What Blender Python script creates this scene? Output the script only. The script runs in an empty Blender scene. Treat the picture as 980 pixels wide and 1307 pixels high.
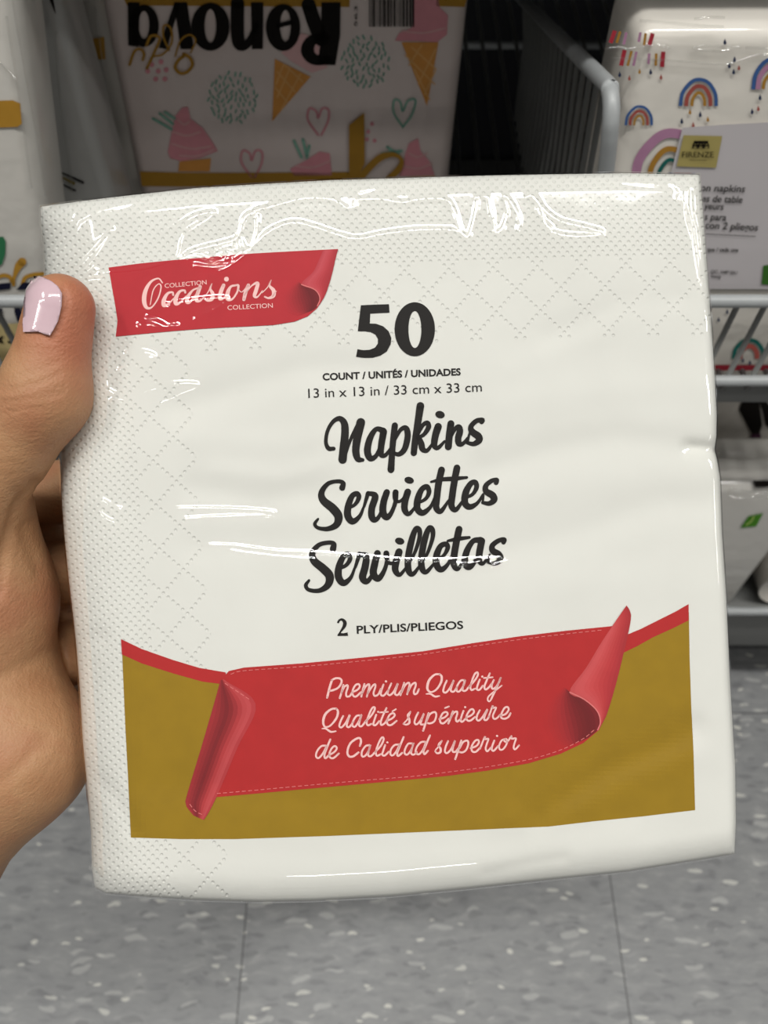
import bpy, bmesh, math, random
import numpy as np
from mathutils import Vector
from mathutils.geometry import tessellate_polygon

random.seed(7)
S = bpy.context.scene
COL = S.collection

# ------------------------------------------------------------------ camera
F = 1018.0                      # focal length in pixels of the 980x1307 frame
CX, CY = 490.0, 653.5
PITCH = math.radians(57.0)
CAM = np.array([0.0, 0.0, 0.733])
RT = np.array([1.0, 0.0, 0.0])
FW = np.array([0.0, math.cos(PITCH), -math.sin(PITCH)])
UP = np.array([0.0, math.sin(PITCH), math.cos(PITCH)])
cd = bpy.data.cameras.new('camera')
cam = bpy.data.objects.new('camera', cd)
COL.objects.link(cam)
cam.location = CAM
cam.rotation_euler = (math.pi / 2 - PITCH, 0, 0)
cd.sensor_fit = 'VERTICAL'
cd.sensor_height = 24.0
cd.sensor_width = 18.0
cd.lens = 24.0 * F / 1307.0
cd.clip_start = 0.01
cd.clip_end = 60
cd.dof.use_dof = True
cd.dof.focus_distance = 0.2
cd.dof.aperture_fstop = 13.0
S.camera = cam

# ------------------------------------------------------------------ light
W = bpy.data.worlds.new('store_ambience')
S.world = W
W.use_nodes = True
bg = W.node_tree.nodes['Background']
bg.inputs[0].default_value = (1.0, 0.975, 0.94, 1)
bg.inputs[1].default_value = 0.13

def lamp(name, loc, sx, sy, power, col=(1.0, 0.985, 0.945)):
    d = bpy.data.lights.new(name, 'AREA')
    d.shape = 'RECTANGLE'; d.size = sx; d.size_y = sy
    d.energy = power; d.color = col
    o = bpy.data.objects.new(name, d)
    o.location = loc
    COL.objects.link(o)
    return o

lamp('ceiling_or_glint_light', (0.05, -0.20, 2.95), 1.5, 0.12, 42)
lamp('ceiling_or_glint_light', (-1.95, -0.85, 2.95), 1.2, 0.10, 13)  # added off to the left so slanted film creases catch a highlight
lamp('ceiling_or_glint_light', (1.95, -0.85, 2.95), 1.2, 0.10, 13)  # added on the right for the same slanted crease highlights
lamp('ceiling_or_glint_light', (3.0, -1.5, 2.95), 0.10, 0.6, 7)  # added far to the side to light up the upright right-edge creases
lamp('ceiling_or_glint_light', (0.0, -4.6, 2.95), 1.2, 0.10, 14)
lamp('ceiling_or_glint_light', (-1.5, -0.05, 2.95), 0.14, 0.7, 17)
lamp('ceiling_or_glint_light', (1.5, -0.05, 2.95), 0.14, 0.7, 17)

S.view_settings.view_transform = 'Standard'
S.view_settings.look = 'None'
S.view_settings.exposure = -0.01
S.view_settings.gamma = 1.0
S.view_settings.use_curve_mapping = False
S.cycles.use_denoising = True
S.cycles.transparent_max_bounces = 16
S.cycles.max_bounces = 10

# ------------------------------------------------------------------ geometry helpers
def rays(px, py):
    px = np.asarray(px, float); py = np.asarray(py, float)
    a = (px - CX) / F; b = -(py - CY) / F
    return FW + a[..., None] * RT + b[..., None] * UP

def at_depth(px, py, depth):
    """world points at the given distance along the optical axis"""
    return CAM + np.asarray(depth, float)[..., None] * rays(px, py)

def at_y(px, py, Y):
    r = rays(px, py)
    return CAM + r * (Y / r[..., 1])[..., None]

def at_z(px, py, Z):
    r = rays(px, py)
    return CAM + r * ((Z - CAM[2]) / r[..., 2])[..., None]

class Plane:
    def __init__(s, p0, p1, p2):
        s.o = np.array(p0, float)
        n = np.cross(np.array(p1) - s.o, np.array(p2) - s.o)
        n /= np.linalg.norm(n)
        if np.dot(n, CAM - s.o) < 0: n = -n
        s.n = n
    def hit(s, pts, lift=0.0):
        pts = np.asarray(pts, float)
        r = rays(pts[:, 0], pts[:, 1])
        t = ((s.o + s.n * lift - CAM) @ s.n) / (r @ s.n)
        return CAM + r * t[:, None]

def link_mesh(name, verts, faces, mat, parent=None, smooth=False, uv=None):
    verts = np.asarray(verts, float)
    org = np.array(parent.location) if parent is not None else np.zeros(3)
    gp = parent.parent if parent is not None else None
    while gp is not None:
        org = org + np.array(gp.location); gp = gp.parent
    m = bpy.data.meshes.new(name)
    m.from_pydata((verts - org).tolist(), [], faces)
    m.update()
    if uv is not None:
        l = m.uv_layers.new(name='UVMap')
        idx = np.zeros(len(m.loops), dtype=np.int32)
        m.loops.foreach_get('vertex_index', idx)
        l.data.foreach_set('uv', np.asarray(uv, np.float32)[idx].ravel())
    if smooth:
        m.polygons.foreach_set('use_smooth', [True] * len(m.polygons))
    o = bpy.data.objects.new(name, m)
    COL.objects.link(o)
    if mat is not None: m.materials.append(mat)
    if parent is not None: o.parent = parent
    return o

def recenter(o):
    """move a top-level mesh's origin to the bottom centre of its bounds"""
    co = np.array([v.co[:] for v in o.data.vertices])
    c = (co.min(0) + co.max(0)) / 2; c[2] = co[:, 2].min()
    o.data.transform(__import__('mathutils').Matrix.Translation(-Vector(c)))
    o.location = Vector(o.location) + Vector(c)

def empty(name, loc, label, cat, group=None):
    if name == 'napkin_pack' and loc[2] < 0.3: group = 'napkin packs on the base shelf'
    if name == 'napkin_pack' and 0.3 < loc[2] < 0.44: group = 'napkin packs on the wire shelf'
    o = bpy.data.objects.new(name, None)
    o.location = loc; o.empty_display_size = 0.02
    COL.objects.link(o)
    o['label'] = label; o['category'] = cat
    if group: o['group'] = group
    return o

def tag(o, label=None, cat=None, group=None, kind=None):
    if label: o['label'] = label
    if cat: o['category'] = cat
    if group: o['group'] = group
    if kind: o['kind'] = kind
    return o

def box_geo(lo, hi):
    x0, y0, z0 = lo; x1, y1, z1 = hi
    v = [(x0,y0,z0),(x1,y0,z0),(x1,y1,z0),(x0,y1,z0),(x0,y0,z1),(x1,y0,z1),(x1,y1,z1),(x0,y1,z1)]
    f = [(0,3,2,1),(4,5,6,7),(0,1,5,4),(1,2,6,5),(2,3,7,6),(3,0,4,7)]
    return v, f

def box(name, lo, hi, mat, parent=None, bevel=0.0):
    v, f = box_geo(lo, hi)
    o = link_mesh(name, v, f, mat, parent)
    if bevel:
        bm = bmesh.new(); bm.from_mesh(o.data)
        bmesh.ops.bevel(bm, geom=bm.edges[:], offset=bevel, segments=3, affect='EDGES', profile=0.5)
        bm.to_mesh(o.data); bm.free()
        for p in o.data.polygons: p.use_smooth = True
    return o

def catmull(pts, n=6):
    pts = [np.array(p, float) for p in pts]
    if len(pts) < 3: 
        return [pts[0] + (pts[1] - pts[0]) * k / n for k in range(n + 1)]
    P = [2 * pts[0] - pts[1]] + pts + [2 * pts[-1] - pts[-2]]
    out = []
    for i in range(1, len(P) - 2):
        p0, p1, p2, p3 = P[i-1], P[i], P[i+1], P[i+2]
        for k in range(n):
            t = k / n
            out.append(0.5 * ((2*p1) + (p2-p0)*t + (2*p0-5*p1+4*p2-p3)*t*t + (3*p1-p0-3*p2+p3)*t**3))
    out.append(pts[-1])
    return out

def tube_geo(path, r, seg=12):
    path = [np.array(p, float) for p in path]
    V = []; Fc = []
    ref = np.array([0.13, 0.31, 0.94])
    for i, p in enumerate(path):
        a = path[max(i-1, 0)]; b = path[min(i+1, len(path)-1)]
        t = b - a; t /= np.linalg.norm(t)
        u = np.cross(t, ref); u /= np.linalg.norm(u); w = np.cross(t, u)
        for k in range(seg):
            an = 2 * math.pi * k / seg
            V.append(p + r * (math.cos(an) * u + math.sin(an) * w))
    for i in range(len(path) - 1):
        for k in range(seg):
            k2 = (k + 1) % seg
            Fc.append((i*seg+k, i*seg+k2, (i+1)*seg+k2, (i+1)*seg+k))
    Fc.append(tuple(range(seg))); n = (len(path)-1)*seg
    Fc.append(tuple(n + k for k in reversed(range(seg))))
    return V, Fc

def tube(name, path, r, mat, parent=None, seg=12):
    v, f = tube_geo(path, r, seg)
    o = link_mesh(name, v, f, mat, parent, smooth=True)
    return o

# 2-D artwork: collected in photo pixels, laid on a surface by a mapping function
class Art:
    def __init__(s): s.v = []; s.f = []
    def poly(s, pts, grid=None):
        pts = [(float(p[0]), float(p[1])) for p in pts]
        if grid is None:
            b = len(s.v); s.v += pts
            for t in tessellate_polygon([[Vector((x, y, 0)) for x, y in pts]]):
                s.f.append(tuple(b + i for i in t))
            return s
        bm = bmesh.new()
        vs = [bm.verts.new((x, y, 0)) for x, y in pts]
        for t in tessellate_polygon([[Vector((x, y, 0)) for x, y in pts]]):
            try: bm.faces.new([vs[i] for i in t])
            except ValueError: pass
        xs = [p[0] for p in pts]; ys = [p[1] for p in pts]
        for ax, lo, hi in ((0, min(xs), max(xs)), (1, min(ys), max(ys))):
            c = math.floor(lo / grid) * grid + grid
            while c < hi:
                co = [0, 0, 0]; no = [0, 0, 0]; co[ax] = c; no[ax] = 1
                bmesh.ops.bisect_plane(bm, geom=bm.verts[:]+bm.edges[:]+bm.faces[:], plane_co=co, plane_no=no)
                c += grid
        bm.verts.index_update()
        b = len(s.v)
        s.v += [(v.co.x, v.co.y) for v in bm.verts]
        for f in bm.faces: s.f.append(tuple(b + v.index for v in f.verts))
        bm.free()
        return s
    def ring(s, outer, inner):
        n = len(outer); b = len(s.v)
        s.v += [tuple(p) for p in outer] + [tuple(p) for p in inner]
        for i in range(n):
            j = (i + 1) % n
            s.f.append((b+i, b+j, b+n+j, b+n+i))
        return s
    def disc(s, x, y, rx, ry=None, rot=0, n=18):
        ry = ry or rx
        c, sn = math.cos(rot), math.sin(rot)
        return s.poly([(x + rx*math.cos(a)*c - ry*math.sin(a)*sn, y + rx*math.cos(a)*sn + ry*math.sin(a)*c)
                       for a in [2*math.pi*k/n for k in range(n)]])
    def stroke(s, pts, w, n=6, caps=True):
        k = len(pts)
        if isinstance(w, (int, float)): w = [w] * k
        w = list(w) + [w[-1]] * (k - len(w))
        P = catmull([(p[0], p[1], q) for p, q in zip(pts, w)], n)
        b = len(s.v)
        for i, p in enumerate(P):
            a = P[max(i-1, 0)]; c = P[min(i+1, len(P)-1)]
            t = (c - a)[:2]; L = np.linalg.norm(t)
            t = t / L if L > 1e-9 else np.array([1.0, 0])
            nn = np.array([-t[1], t[0]]) * abs(p[2]) / 2
            s.v.append((p[0] + nn[0], p[1] + nn[1])); s.v.append((p[0] - nn[0], p[1] - nn[1]))
        for i in range(len(P) - 1):
            s.f.append((b+2*i, b+2*i+2, b+2*i+3, b+2*i+1))
        if caps:
            for p in (P[0], P[-1]): s.disc(p[0], p[1], abs(p[2])/2, n=12)
        return s
    def text(s, body, p0, p1, cap, bold=0.0, shear=0.0):
        """set a line of type from p0 to p1 (baseline ends), capital height in pixels"""
        cu = bpy.data.curves.new('type', 'FONT')
        cu.body = body; cu.size = 1.0; cu.offset = bold; cu.shear = shear
        cu.resolution_u = 4
        o = bpy.data.objects.new('type', cu); COL.objects.link(o)
        dg = bpy.context.evaluated_depsgraph_get(); dg.update()
        me = o.evaluated_get(dg).to_mesh()
        co = np.array([v.co[:] for v in me.vertices]); fs = [tuple(p.vertices) for p in me.polygons]
        o.evaluated_get(dg).to_mesh_clear()
        bpy.data.objects.remove(o); bpy.data.curves.remove(cu)
        x0, x1 = co[:, 0].min(), co[:, 0].max()
        d = np.array(p1, float) - np.array(p0, float); L = np.linalg.norm(d); d /= L
        nrm = np.array([d[1], -d[0]])
        u = (co[:, 0] - x0) / (x1 - x0) * L; v = co[:, 1] / 0.70 * cap
        b = len(s.v)
        for i in range(len(co)):
            q = np.array(p0) + d * u[i] + nrm * v[i]; s.v.append((q[0], q[1]))
        s.f += [tuple(b + i for i in f) for f in fs]
        return s
    def put(s, name, fn, mat, parent, gap=None):
        if gap is not None: return s.put_split(name, fn, mat, parent, gap)
        v = fn(np.array(s.v))
        # face the camera
        fs = []
        A = np.array(s.v)
        for f in s.f:
            a = 0
            for i in range(len(f)):
                p, q = A[f[i]], A[f[(i+1) % len(f)]]; a += p[0]*q[1] - q[0]*p[1]
            if abs(a) < 1e-9: continue
            fs.append(f if a < 0 else tuple(reversed(f)))
        return link_mesh(name, v, fs, mat, parent)

    def put_split(s, name, fn, mat, parent, gap):
        """one mesh per printed motif: pieces nearer than gap px belong together"""
        A = np.array(s.v); par = list(range(len(s.f)))
        def root(i):
            while par[i] != i: par[i] = par[par[i]]; i = par[i]
            return i
        bb = np.array([np.r_[A[list(f)].min(0), A[list(f)].max(0)] for f in s.f])
        for i in range(len(s.f)):
            hit = np.nonzero((bb[:i, 0] < bb[i, 2] + gap) & (bb[:i, 2] > bb[i, 0] - gap) & (bb[:i, 1] < bb[i, 3] + gap) & (bb[:i, 3] > bb[i, 1] - gap))[0]
            for h in hit: par[root(int(h))] = root(i)
        groups = {}
        for i in range(len(s.f)): groups.setdefault(root(i), []).append(i)
        for g in groups.values():
            used = sorted({k for i in g for k in s.f[i]}); mp = {k: n for n, k in enumerate(used)}
            B = Art(); B.v = [s.v[k] for k in used]; B.f = [tuple(mp[k] for k in s.f[i]) for i in g]
            o = B.put(name, fn, mat, parent)
        return o

def crop(ox, oy, sc):
    return lambda pts: [(ox + p[0] / sc, oy + p[1] / sc) for p in pts]

# ------------------------------------------------------------------ materials
def lin(c):
    if isinstance(c, str):
        c = c.lstrip('#'); c = [int(c[i:i+2], 16) / 255 for i in (0, 2, 4)]
        return tuple(x / 12.92 if x <= 0.04045 else ((x + 0.055) / 1.055) ** 2.4 for x in c) + (1,)
    return tuple(c) + (1,)

class NT:
    def __init__(s, name):
        s.m = bpy.data.materials.new(name); s.m.use_nodes = True
        s.t = s.m.node_tree; s.n = s.t.nodes; s.l = s.t.links
        s.b = s.n['Principled BSDF']; s.out = s.n['Material Output']
    def node(s, typ, **kw):
        nd = s.n.new(typ)
        for k, v in kw.items(): setattr(nd, k, v)
        return nd
    def set(s, sock, v):
        if hasattr(v, 'links') or isinstance(v, bpy.types.NodeSocket): s.l.new(v, sock)
        else: sock.default_value = v
    def math(s, op, a, b=0.0, c=None):
        nd = s.node('ShaderNodeMath', operation=op)
        s.set(nd.inputs[0], a); s.set(nd.inputs[1], b)
        if c is not None: s.set(nd.inputs[2], c)
        return nd.outputs[0]
    def mix(s, fac, a, b):
        nd = s.node('ShaderNodeMix', data_type='RGBA')
        s.set(nd.inputs[0], fac); s.set(nd.inputs[6], a); s.set(nd.inputs[7], b)
        return nd.outputs[2]
    def noise(s, vec, scale, detail=3.0, rough=0.5):
        nd = s.node('ShaderNodeTexNoise')
        if vec is not None: s.l.new(vec, nd.inputs['Vector'])
        nd.inputs['Scale'].default_value = scale; nd.inputs['Detail'].default_value = detail
        nd.inputs['Roughness'].default_value = rough
        return nd.outputs['Fac']
    def ramp(s, v, stops):
        nd = s.node('ShaderNodeValToRGB')
        s.l.new(v, nd.inputs[0])
        el = nd.color_ramp.elements
        while len(el) < len(stops): el.new(0.5)
        for e, (p, c) in zip(el, stops): e.position = p; e.color = c
        return nd.outputs[0]
    def coord(s, kind='Object', scale=(1, 1, 1)):
        c = s.node('ShaderNodeTexCoord').outputs[kind]
        mp = s.node('ShaderNodeMapping'); mp.inputs['Scale'].default_value = scale
        s.l.new(c, mp.inputs[0])
        return mp.outputs[0]
    def bump(s, h, dist, strength=1.0):
        nd = s.node('ShaderNodeBump')
        nd.inputs['Strength'].default_value = strength; nd.inputs['Distance'].default_value = dist
        s.l.new(h, nd.inputs['Height'])
        s.l.new(nd.outputs[0], s.b.inputs['Normal'])
        return nd

def plain(name, col, rough=0.5, vary=0.06, scale=60.0, coat=0.0, coat_rough=0.1, metallic=0.0, bump=0.0, bscale=300.0, spec=0.5):
    k = NT(name); c = lin(col)
    v = k.coord()
    f = k.noise(v, scale)
    lo = tuple(x * (1 - vary) for x in c[:3]) + (1,); hi = tuple(min(1, x * (1 + vary)) for x in c[:3]) + (1,)
    k.l.new(k.ramp(f, [(0.3, lo), (0.7, hi)]), k.b.inputs['Base Color'])
    k.b.inputs['Roughness'].default_value = rough
    k.b.inputs['Metallic'].default_value = metallic
    k.b.inputs['Specular IOR Level'].default_value = spec
    k.b.inputs['Coat Weight'].default_value = coat; k.b.inputs['Coat Roughness'].default_value = coat_rough
    if bump: k.bump(k.noise(v, bscale), bump)
    return k.m

def print_mat(name, col, rough=0.45, vary=0.04): return plain(name, col, 0.6 if rough == 0.45 else rough, vary, 180.0, spec=0.12)

def film_mat(name, ior=2.1, rough=0.05):
    k = NT(name)
    k.n.remove(k.b)
    tr = k.node('ShaderNodeBsdfTransparent'); tr.inputs[0].default_value = (0.985, 0.985, 0.98, 1)
    gl = k.node('ShaderNodeBsdfGlossy'); gl.inputs['Roughness'].default_value = rough
    gl.inputs[0].default_value = (1, 1, 1, 1)
    fr = k.node('ShaderNodeFresnel'); fr.inputs[0].default_value = ior
    v = k.coord()
    bp = k.node('ShaderNodeBump'); bp.inputs['Distance'].default_value = 0.00004; bp.inputs['Strength'].default_value = 1.0
    k.l.new(k.noise(v, 160.0, 2.0), bp.inputs['Height'])
    k.l.new(bp.outputs[0], gl.inputs['Normal']); k.l.new(bp.outputs[0], fr.inputs['Normal'])
    geo = k.node('ShaderNodeNewGeometry')
    fac = k.math('MULTIPLY', fr.outputs[0], k.math('SUBTRACT', 1.0, geo.outputs['Backfacing']))
    mx = k.node('ShaderNodeMixShader')
    k.l.new(fac, mx.inputs[0]); k.l.new(tr.outputs[0], mx.inputs[1]); k.l.new(gl.outputs[0], mx.inputs[2])
    k.l.new(mx.outputs[0], k.out.inputs[0])
    return k.m

def napkin_mat():
    """white tissue with an embossed border: dense dots, then a lattice of diamonds"""
    k = NT('embossed white tissue')
    uv = k.node('ShaderNodeTexCoord').outputs['UV']
    sp = k.node('ShaderNodeSeparateXYZ'); k.l.new(uv, sp.inputs[0])
    u, v = sp.outputs[0], sp.outputs[1]            # distance from the left and the top edge, hundredths of a photo pixel unit
    SP = 0.080
    a = k.math('DIVIDE', k.math('MULTIPLY', k.math('ADD', u, v), 0.7071), SP)
    b = k.math('DIVIDE', k.math('MULTIPLY', k.math('SUBTRACT', u, v), 0.7071), SP)
    fa = k.math('SUBTRACT', k.math('FRACT', a), 0.5); fb = k.math('SUBTRACT', k.math('FRACT', b), 0.5)
    d = k.math('SQRT', k.math('ADD', k.math('MULTIPLY', fa, fa), k.math('MULTIPLY', fb, fb)))
    mr = k.node('ShaderNodeMapRange', interpolation_type='SMOOTHSTEP')
    k.l.new(d, mr.inputs[0]); mr.inputs[1].default_value = 0.08; mr.inputs[2].default_value = 0.32
    mr.inputs[3].default_value = 1.0; mr.inputs[4].default_value = 0.0
    dot = mr.outputs[0]
    ia = k.math('FLOORED_MODULO', k.math('FLOOR', a), 5.0); ib = k.math('FLOORED_MODULO', k.math('FLOOR', b), 5.0)
    lat = k.math('MAXIMUM', k.math('LESS_THAN', ia, 0.5), k.math('LESS_THAN', ib, 0.5))
    dense = k.math('MAXIMUM', k.math('LESS_THAN', u, 0.98), k.math('LESS_THAN', v, 1.02))
    band = k.math('MAXIMUM', k.math('LESS_THAN', u, 1.74), k.math('LESS_THAN', v, 2.05))
    mask = k.math('MAXIMUM', dense, k.math('MULTIPLY', lat, band))
    dots = k.math('MULTIPLY', dot, mask)
    o = k.coord()
    fine = k.noise(o, 900.0, 2.0)
    h = k.math('SUBTRACT', k.math('MULTIPLY', fine, 0.10), dots)
    k.bump(h, 0.00019)
    c = k.ramp(k.noise(o, 40.0), [(0.3, lin('#dfdfd9')), (0.7, lin('#e4e4de'))])
    k.l.new(c, k.b.inputs['Base Color'])
    k.b.inputs['Roughness'].default_value = 0.9
    k.b.inputs['Specular IOR Level'].default_value = 0.1
    return k.m

def skin_mat(tip):
    k = NT('skin')
    o = k.coord()
    n1 = k.noise(o, 55.0, 4.0); n2 = k.noise(o, 420.0, 2.0)
    base = k.ramp(n1, [(0.3, lin('#a87b57')), (0.5, lin('#b28863')), (0.72, lin('#ab7757'))])
    base = k.mix(k.math('MULTIPLY', n2, 0.25), base, lin('#986646'))
    pos = k.node('ShaderNodeNewGeometry').outputs['Position']
    dv = k.node('ShaderNodeVectorMath', operation='DISTANCE'); k.l.new(pos, dv.inputs[0]); dv.inputs[1].default_value = tuple(tip)
    blush = k.node('ShaderNodeMapRange', interpolation_type='SMOOTHSTEP')
    k.l.new(dv.outputs['Value'], blush.inputs[0]); blush.inputs[1].default_value = 0.004; blush.inputs[2].default_value = 0.022
    blush.inputs[3].default_value = 0.75; blush.inputs[4].default_value = 0.0
    col = k.mix(blush.outputs[0], base, lin('#b0664e'))
    k.l.new(col, k.b.inputs['Base Color'])
    k.b.inputs['Roughness'].default_value = 0.52
    k.b.inputs['Specular IOR Level'].default_value = 0.35
    k.b.inputs['Subsurface Weight'].default_value = 0.06
    k.b.inputs['Subsurface Radius'].default_value = (0.004, 0.0015, 0.0008)
    k.b.inputs['Subsurface Scale'].default_value = 1.0
    wr = k.coord('Object', (260, 260, 700))
    h = k.math('ADD', k.math('MULTIPLY', k.noise(wr, 1.0, 3.0), 0.6), k.math('MULTIPLY', k.noise(o, 1500.0, 2.0), 0.5))
    k.bump(h, 0.00036)
    return k.m

def floor_mat():
    k = NT('speckled vinyl floor tile')
    p = k.coord('Object')
    nz = k.node('ShaderNodeTexNoise'); k.l.new(p, nz.inputs['Vector']); nz.inputs['Scale'].default_value = 45.0
    wv = k.node('ShaderNodeVectorMath', operation='MULTIPLY_ADD')
    k.l.new(nz.outputs['Color'], wv.inputs[0]); wv.inputs[1].default_value = (0.016, 0.012, 0); k.l.new(p, wv.inputs[2])
    def chips(sx, sy, off, lo, hi):
        mp = k.node('ShaderNodeMapping'); mp.inputs['Scale'].default_value = (sx, sy, 1); mp.inputs['Location'].default_value = (off, off * 1.7, 0)
        mp.inputs['Rotation'].default_value = (0, 0, off * 0.11)
        k.l.new(wv.outputs[0], mp.inputs[0])
        vo = k.node('ShaderNodeTexVoronoi'); vo.inputs['Scale'].default_value = 1.0
        k.l.new(mp.outputs[0], vo.inputs['Vector'])
        sp = k.node('ShaderNodeSeparateColor'); k.l.new(vo.outputs['Color'], sp.inputs[0])
        pick = k.math('MULTIPLY', k.math('GREATER_THAN', sp.outputs[0], lo), k.math('LESS_THAN', vo.outputs['Distance'], hi))
        return pick, sp.outputs[1]
    st = k.node('ShaderNodeMapping'); st.inputs['Scale'].default_value = (45, 150, 1); k.l.new(wv.outputs[0], st.inputs[0])
    base = k.ramp(k.noise(st.outputs[0], 1.0, 3.0, 0.6), [(0.28, lin('#636466')), (0.42, lin('#7c7d7e')), (0.58, lin('#848585')), (0.72, lin('#969695'))])
    base = k.mix(k.math('MULTIPLY', k.noise(p, 9.0, 2.0), 0.25), base, lin('#7b7c7e'))
    for sx, sy, off, lo, hi, c, amt in ((50, 170, 0.3, 0.84, 0.40, '#646567', 0.55), (60, 190, 3.1, 0.92, 0.30, '#cbcac2', 0.6), (65, 210, 4.7, 0.90, 0.36, '#626265', 0.55),
                                      (85, 220, 6.3, 0.94, 0.30, '#d6d4ca', 0.65), (48, 180, 8.3, 0.86, 0.40, '#b0b0ad', 0.5)):
        m, r = chips(sx, sy, off, lo, hi)
        base = k.mix(k.math('MULTIPLY', m, amt), base, lin(c))
    sx = k.node('ShaderNodeSeparateXYZ'); k.l.new(p, sx.inputs[0])
    seam = None
    for ax, off in ((0, 0.1145), (1, 0.36)):
        q = k.math('FRACT', k.math('DIVIDE', k.math('ADD', sx.outputs[ax], off + 30.48), 0.3048))
        e = k.math('LESS_THAN', k.math('ABSOLUTE', k.math('SUBTRACT', q, 0.5)), 0.0018) if False else k.math('LESS_THAN', q, 0.0034)
        seam = e if seam is None else k.math('MAXIMUM', seam, e)
    base = k.mix(k.math('MULTIPLY', seam, 0.85), base, lin('#2c2c2e'))
    k.l.new(base, k.b.inputs['Base Color'])
    k.b.inputs['Roughness'].default_value = 0.42
    k.b.inputs['Specular IOR Level'].default_value = 0.4
    k.bump(k.math('SUBTRACT', k.noise(p, 60.0), k.math('MULTIPLY', seam, 2.0)), 0.0004)
    return k.m

M_FILM = film_mat('clear cellophane')
M_NAP = napkin_mat()
M_GOLD = print_mat('ochre gold print', '#98780f')
M_RED = print_mat('red ribbon print', '#b52627')
M_RED_L = print_mat('light red fold print', '#cf4a4c')
M_RED_M = print_mat('mid red fold print', '#b8363a')
M_RED_D = print_mat('dark red fold print', '#8f1f22')
M_RED_DD = print_mat('deep red fold print', '#6d181b')
M_STITCH = print_mat('stitch print', '#dd7674')
M_PINK = print_mat('pale pink lettering', '#f6c6c2')
M_BLACK = print_mat('black lettering', '#120e0b')
M_GREYINK = print_mat('grey ink lettering', '#3a3836')
M_STEEL = plain('grey painted steel', '#9a9d9e', 0.38, 0.04, 90, spec=0.5)
M_STEEL_D = plain('dark grey painted steel', '#6d6e6c', 0.5, 0.05, 60)
M_DARK = plain('black recess shade', '#17181b', 0.7, 0.1, 30)  # shade under the base shelf, put into the colour
M_PANEL = plain('dark back panel', '#2b2d33', 0.7, 0.1, 20)

# ================================================================== the setting
fl = link_mesh('floor', [(-3, -3, 0), (3, -3, 0), (3, 3, 0), (-3, 3, 0)], [(0, 1, 2, 3)], floor_mat())
tag(fl, 'grey speckled vinyl tile floor with thin dark seams', 'floor', kind='structure')
wl = box('wall_back', (-3, 0.90, 0), (3, 0.95, 3.1), M_PANEL)
tag(wl, 'dark panel closing the back of the shelving', 'wall', kind='structure')

# ---- shelving
DECK = 0.428
sh = empty('wire_shelf', (0, 0.55, DECK - 0.03), 'grey wire-fronted shelf holding the napkin packs behind the hand', 'shelf')
for y in (0.30, 0.45, 0.62, 0.88):
    tube('deck_bar', [(-0.9, y, DECK - 0.0062), (0, y, DECK - 0.0062), (0.9, y, DECK - 0.0062)], 0.0028, M_STEEL, sh, 10)
d0 = tube('deck_wire', [(0, 0.274, DECK - 0.002), (0, 0.89, DECK - 0.002)], 0.0015, M_STEEL_D, sh, 8)
for i in range(56):
    o = d0 if i == 0 else d0.copy()
    if i: COL.objects.link(o)
    o.location = (0.1605 + 0.0125 * (i - 40), 0, 0)
box('front_lip', (-0.9, 0.2755, DECK - 0.014), (0.9, 0.2775, DECK - 0.001), M_STEEL_D, sh, 0.0005)
tube('front_rail', [(-0.9, 0.273, 0.4855), (0, 0.273, 0.4855), (0.9, 0.273, 0.4855)], 0.0029, M_STEEL, sh, 16)
tube('lower_rail', [(-0.9, 0.2725, 0.434), (0, 0.2725, 0.434), (0.9, 0.2725, 0.434)], 0.0028, M_STEEL, sh, 16)
w0 = tube('fence_wire', [(0, 0.276, 0.4855), (0, 0.276, 0.432)], 0.0014, M_STEEL_D, sh, 8)
xs = [0.1605 + 0.0125 * k for k in range(-37, 14)]
for i, x in enumerate(xs):
    o = w0 if i == 0 else w0.copy()
    if i: COL.objects.link(o)
    o.location = (x, 0, 0)
bs = empty('base_shelf', (0, 0.55, 0.0), 'low grey base shelf with a front rail above the floor', 'shelf')
box('deck', (-0.9, 0.280, 0.138), (0.9, 0.89, 0.152), M_STEEL_D, bs, 0.003)
tube('front_rail', [(-0.9, 0.273, 0.171), (0, 0.273, 0.171), (0.9, 0.273, 0.171)], 0.0034, M_STEEL, bs, 16)
box('front_lip', (-0.9, 0.276, 0.098), (0.9, 0.280, 0.160), M_STEEL_D, bs, 0.001)
box('kick_panel', (-0.9, 0.33, 0.0), (0.9, 0.335, 0.137), M_DARK, bs)  # its black stands in for the shadow below the shelf
w1 = tube('rail_stub', [(0, 0.2745, 0.171), (0, 0.2765, 0.150)], 0.0016, M_STEEL, bs, 8)
for i in range(13):
    o = w1 if i == 0 else w1.copy()
    if i: COL.objects.link(o)
    o.location = (-0.45 + 0.075 * i + 0.01, 0, 0)
ov = empty('overhead_shade_shelf', (0, 0.6, 0.665), 'unseen solid grey shelf added above the napkin packs to shade them', 'shelf')
box('deck', (-0.9, 0.312, 0.665), (0.9, 0.89, 0.685), M_STEEL_D, ov, 0.003)  # out of view; set low and forward to shade the packs below
box('price_rail', (-0.9, 0.305, 0.655), (0.9, 0.312, 0.695), M_STEEL, ov, 0.001)

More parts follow.
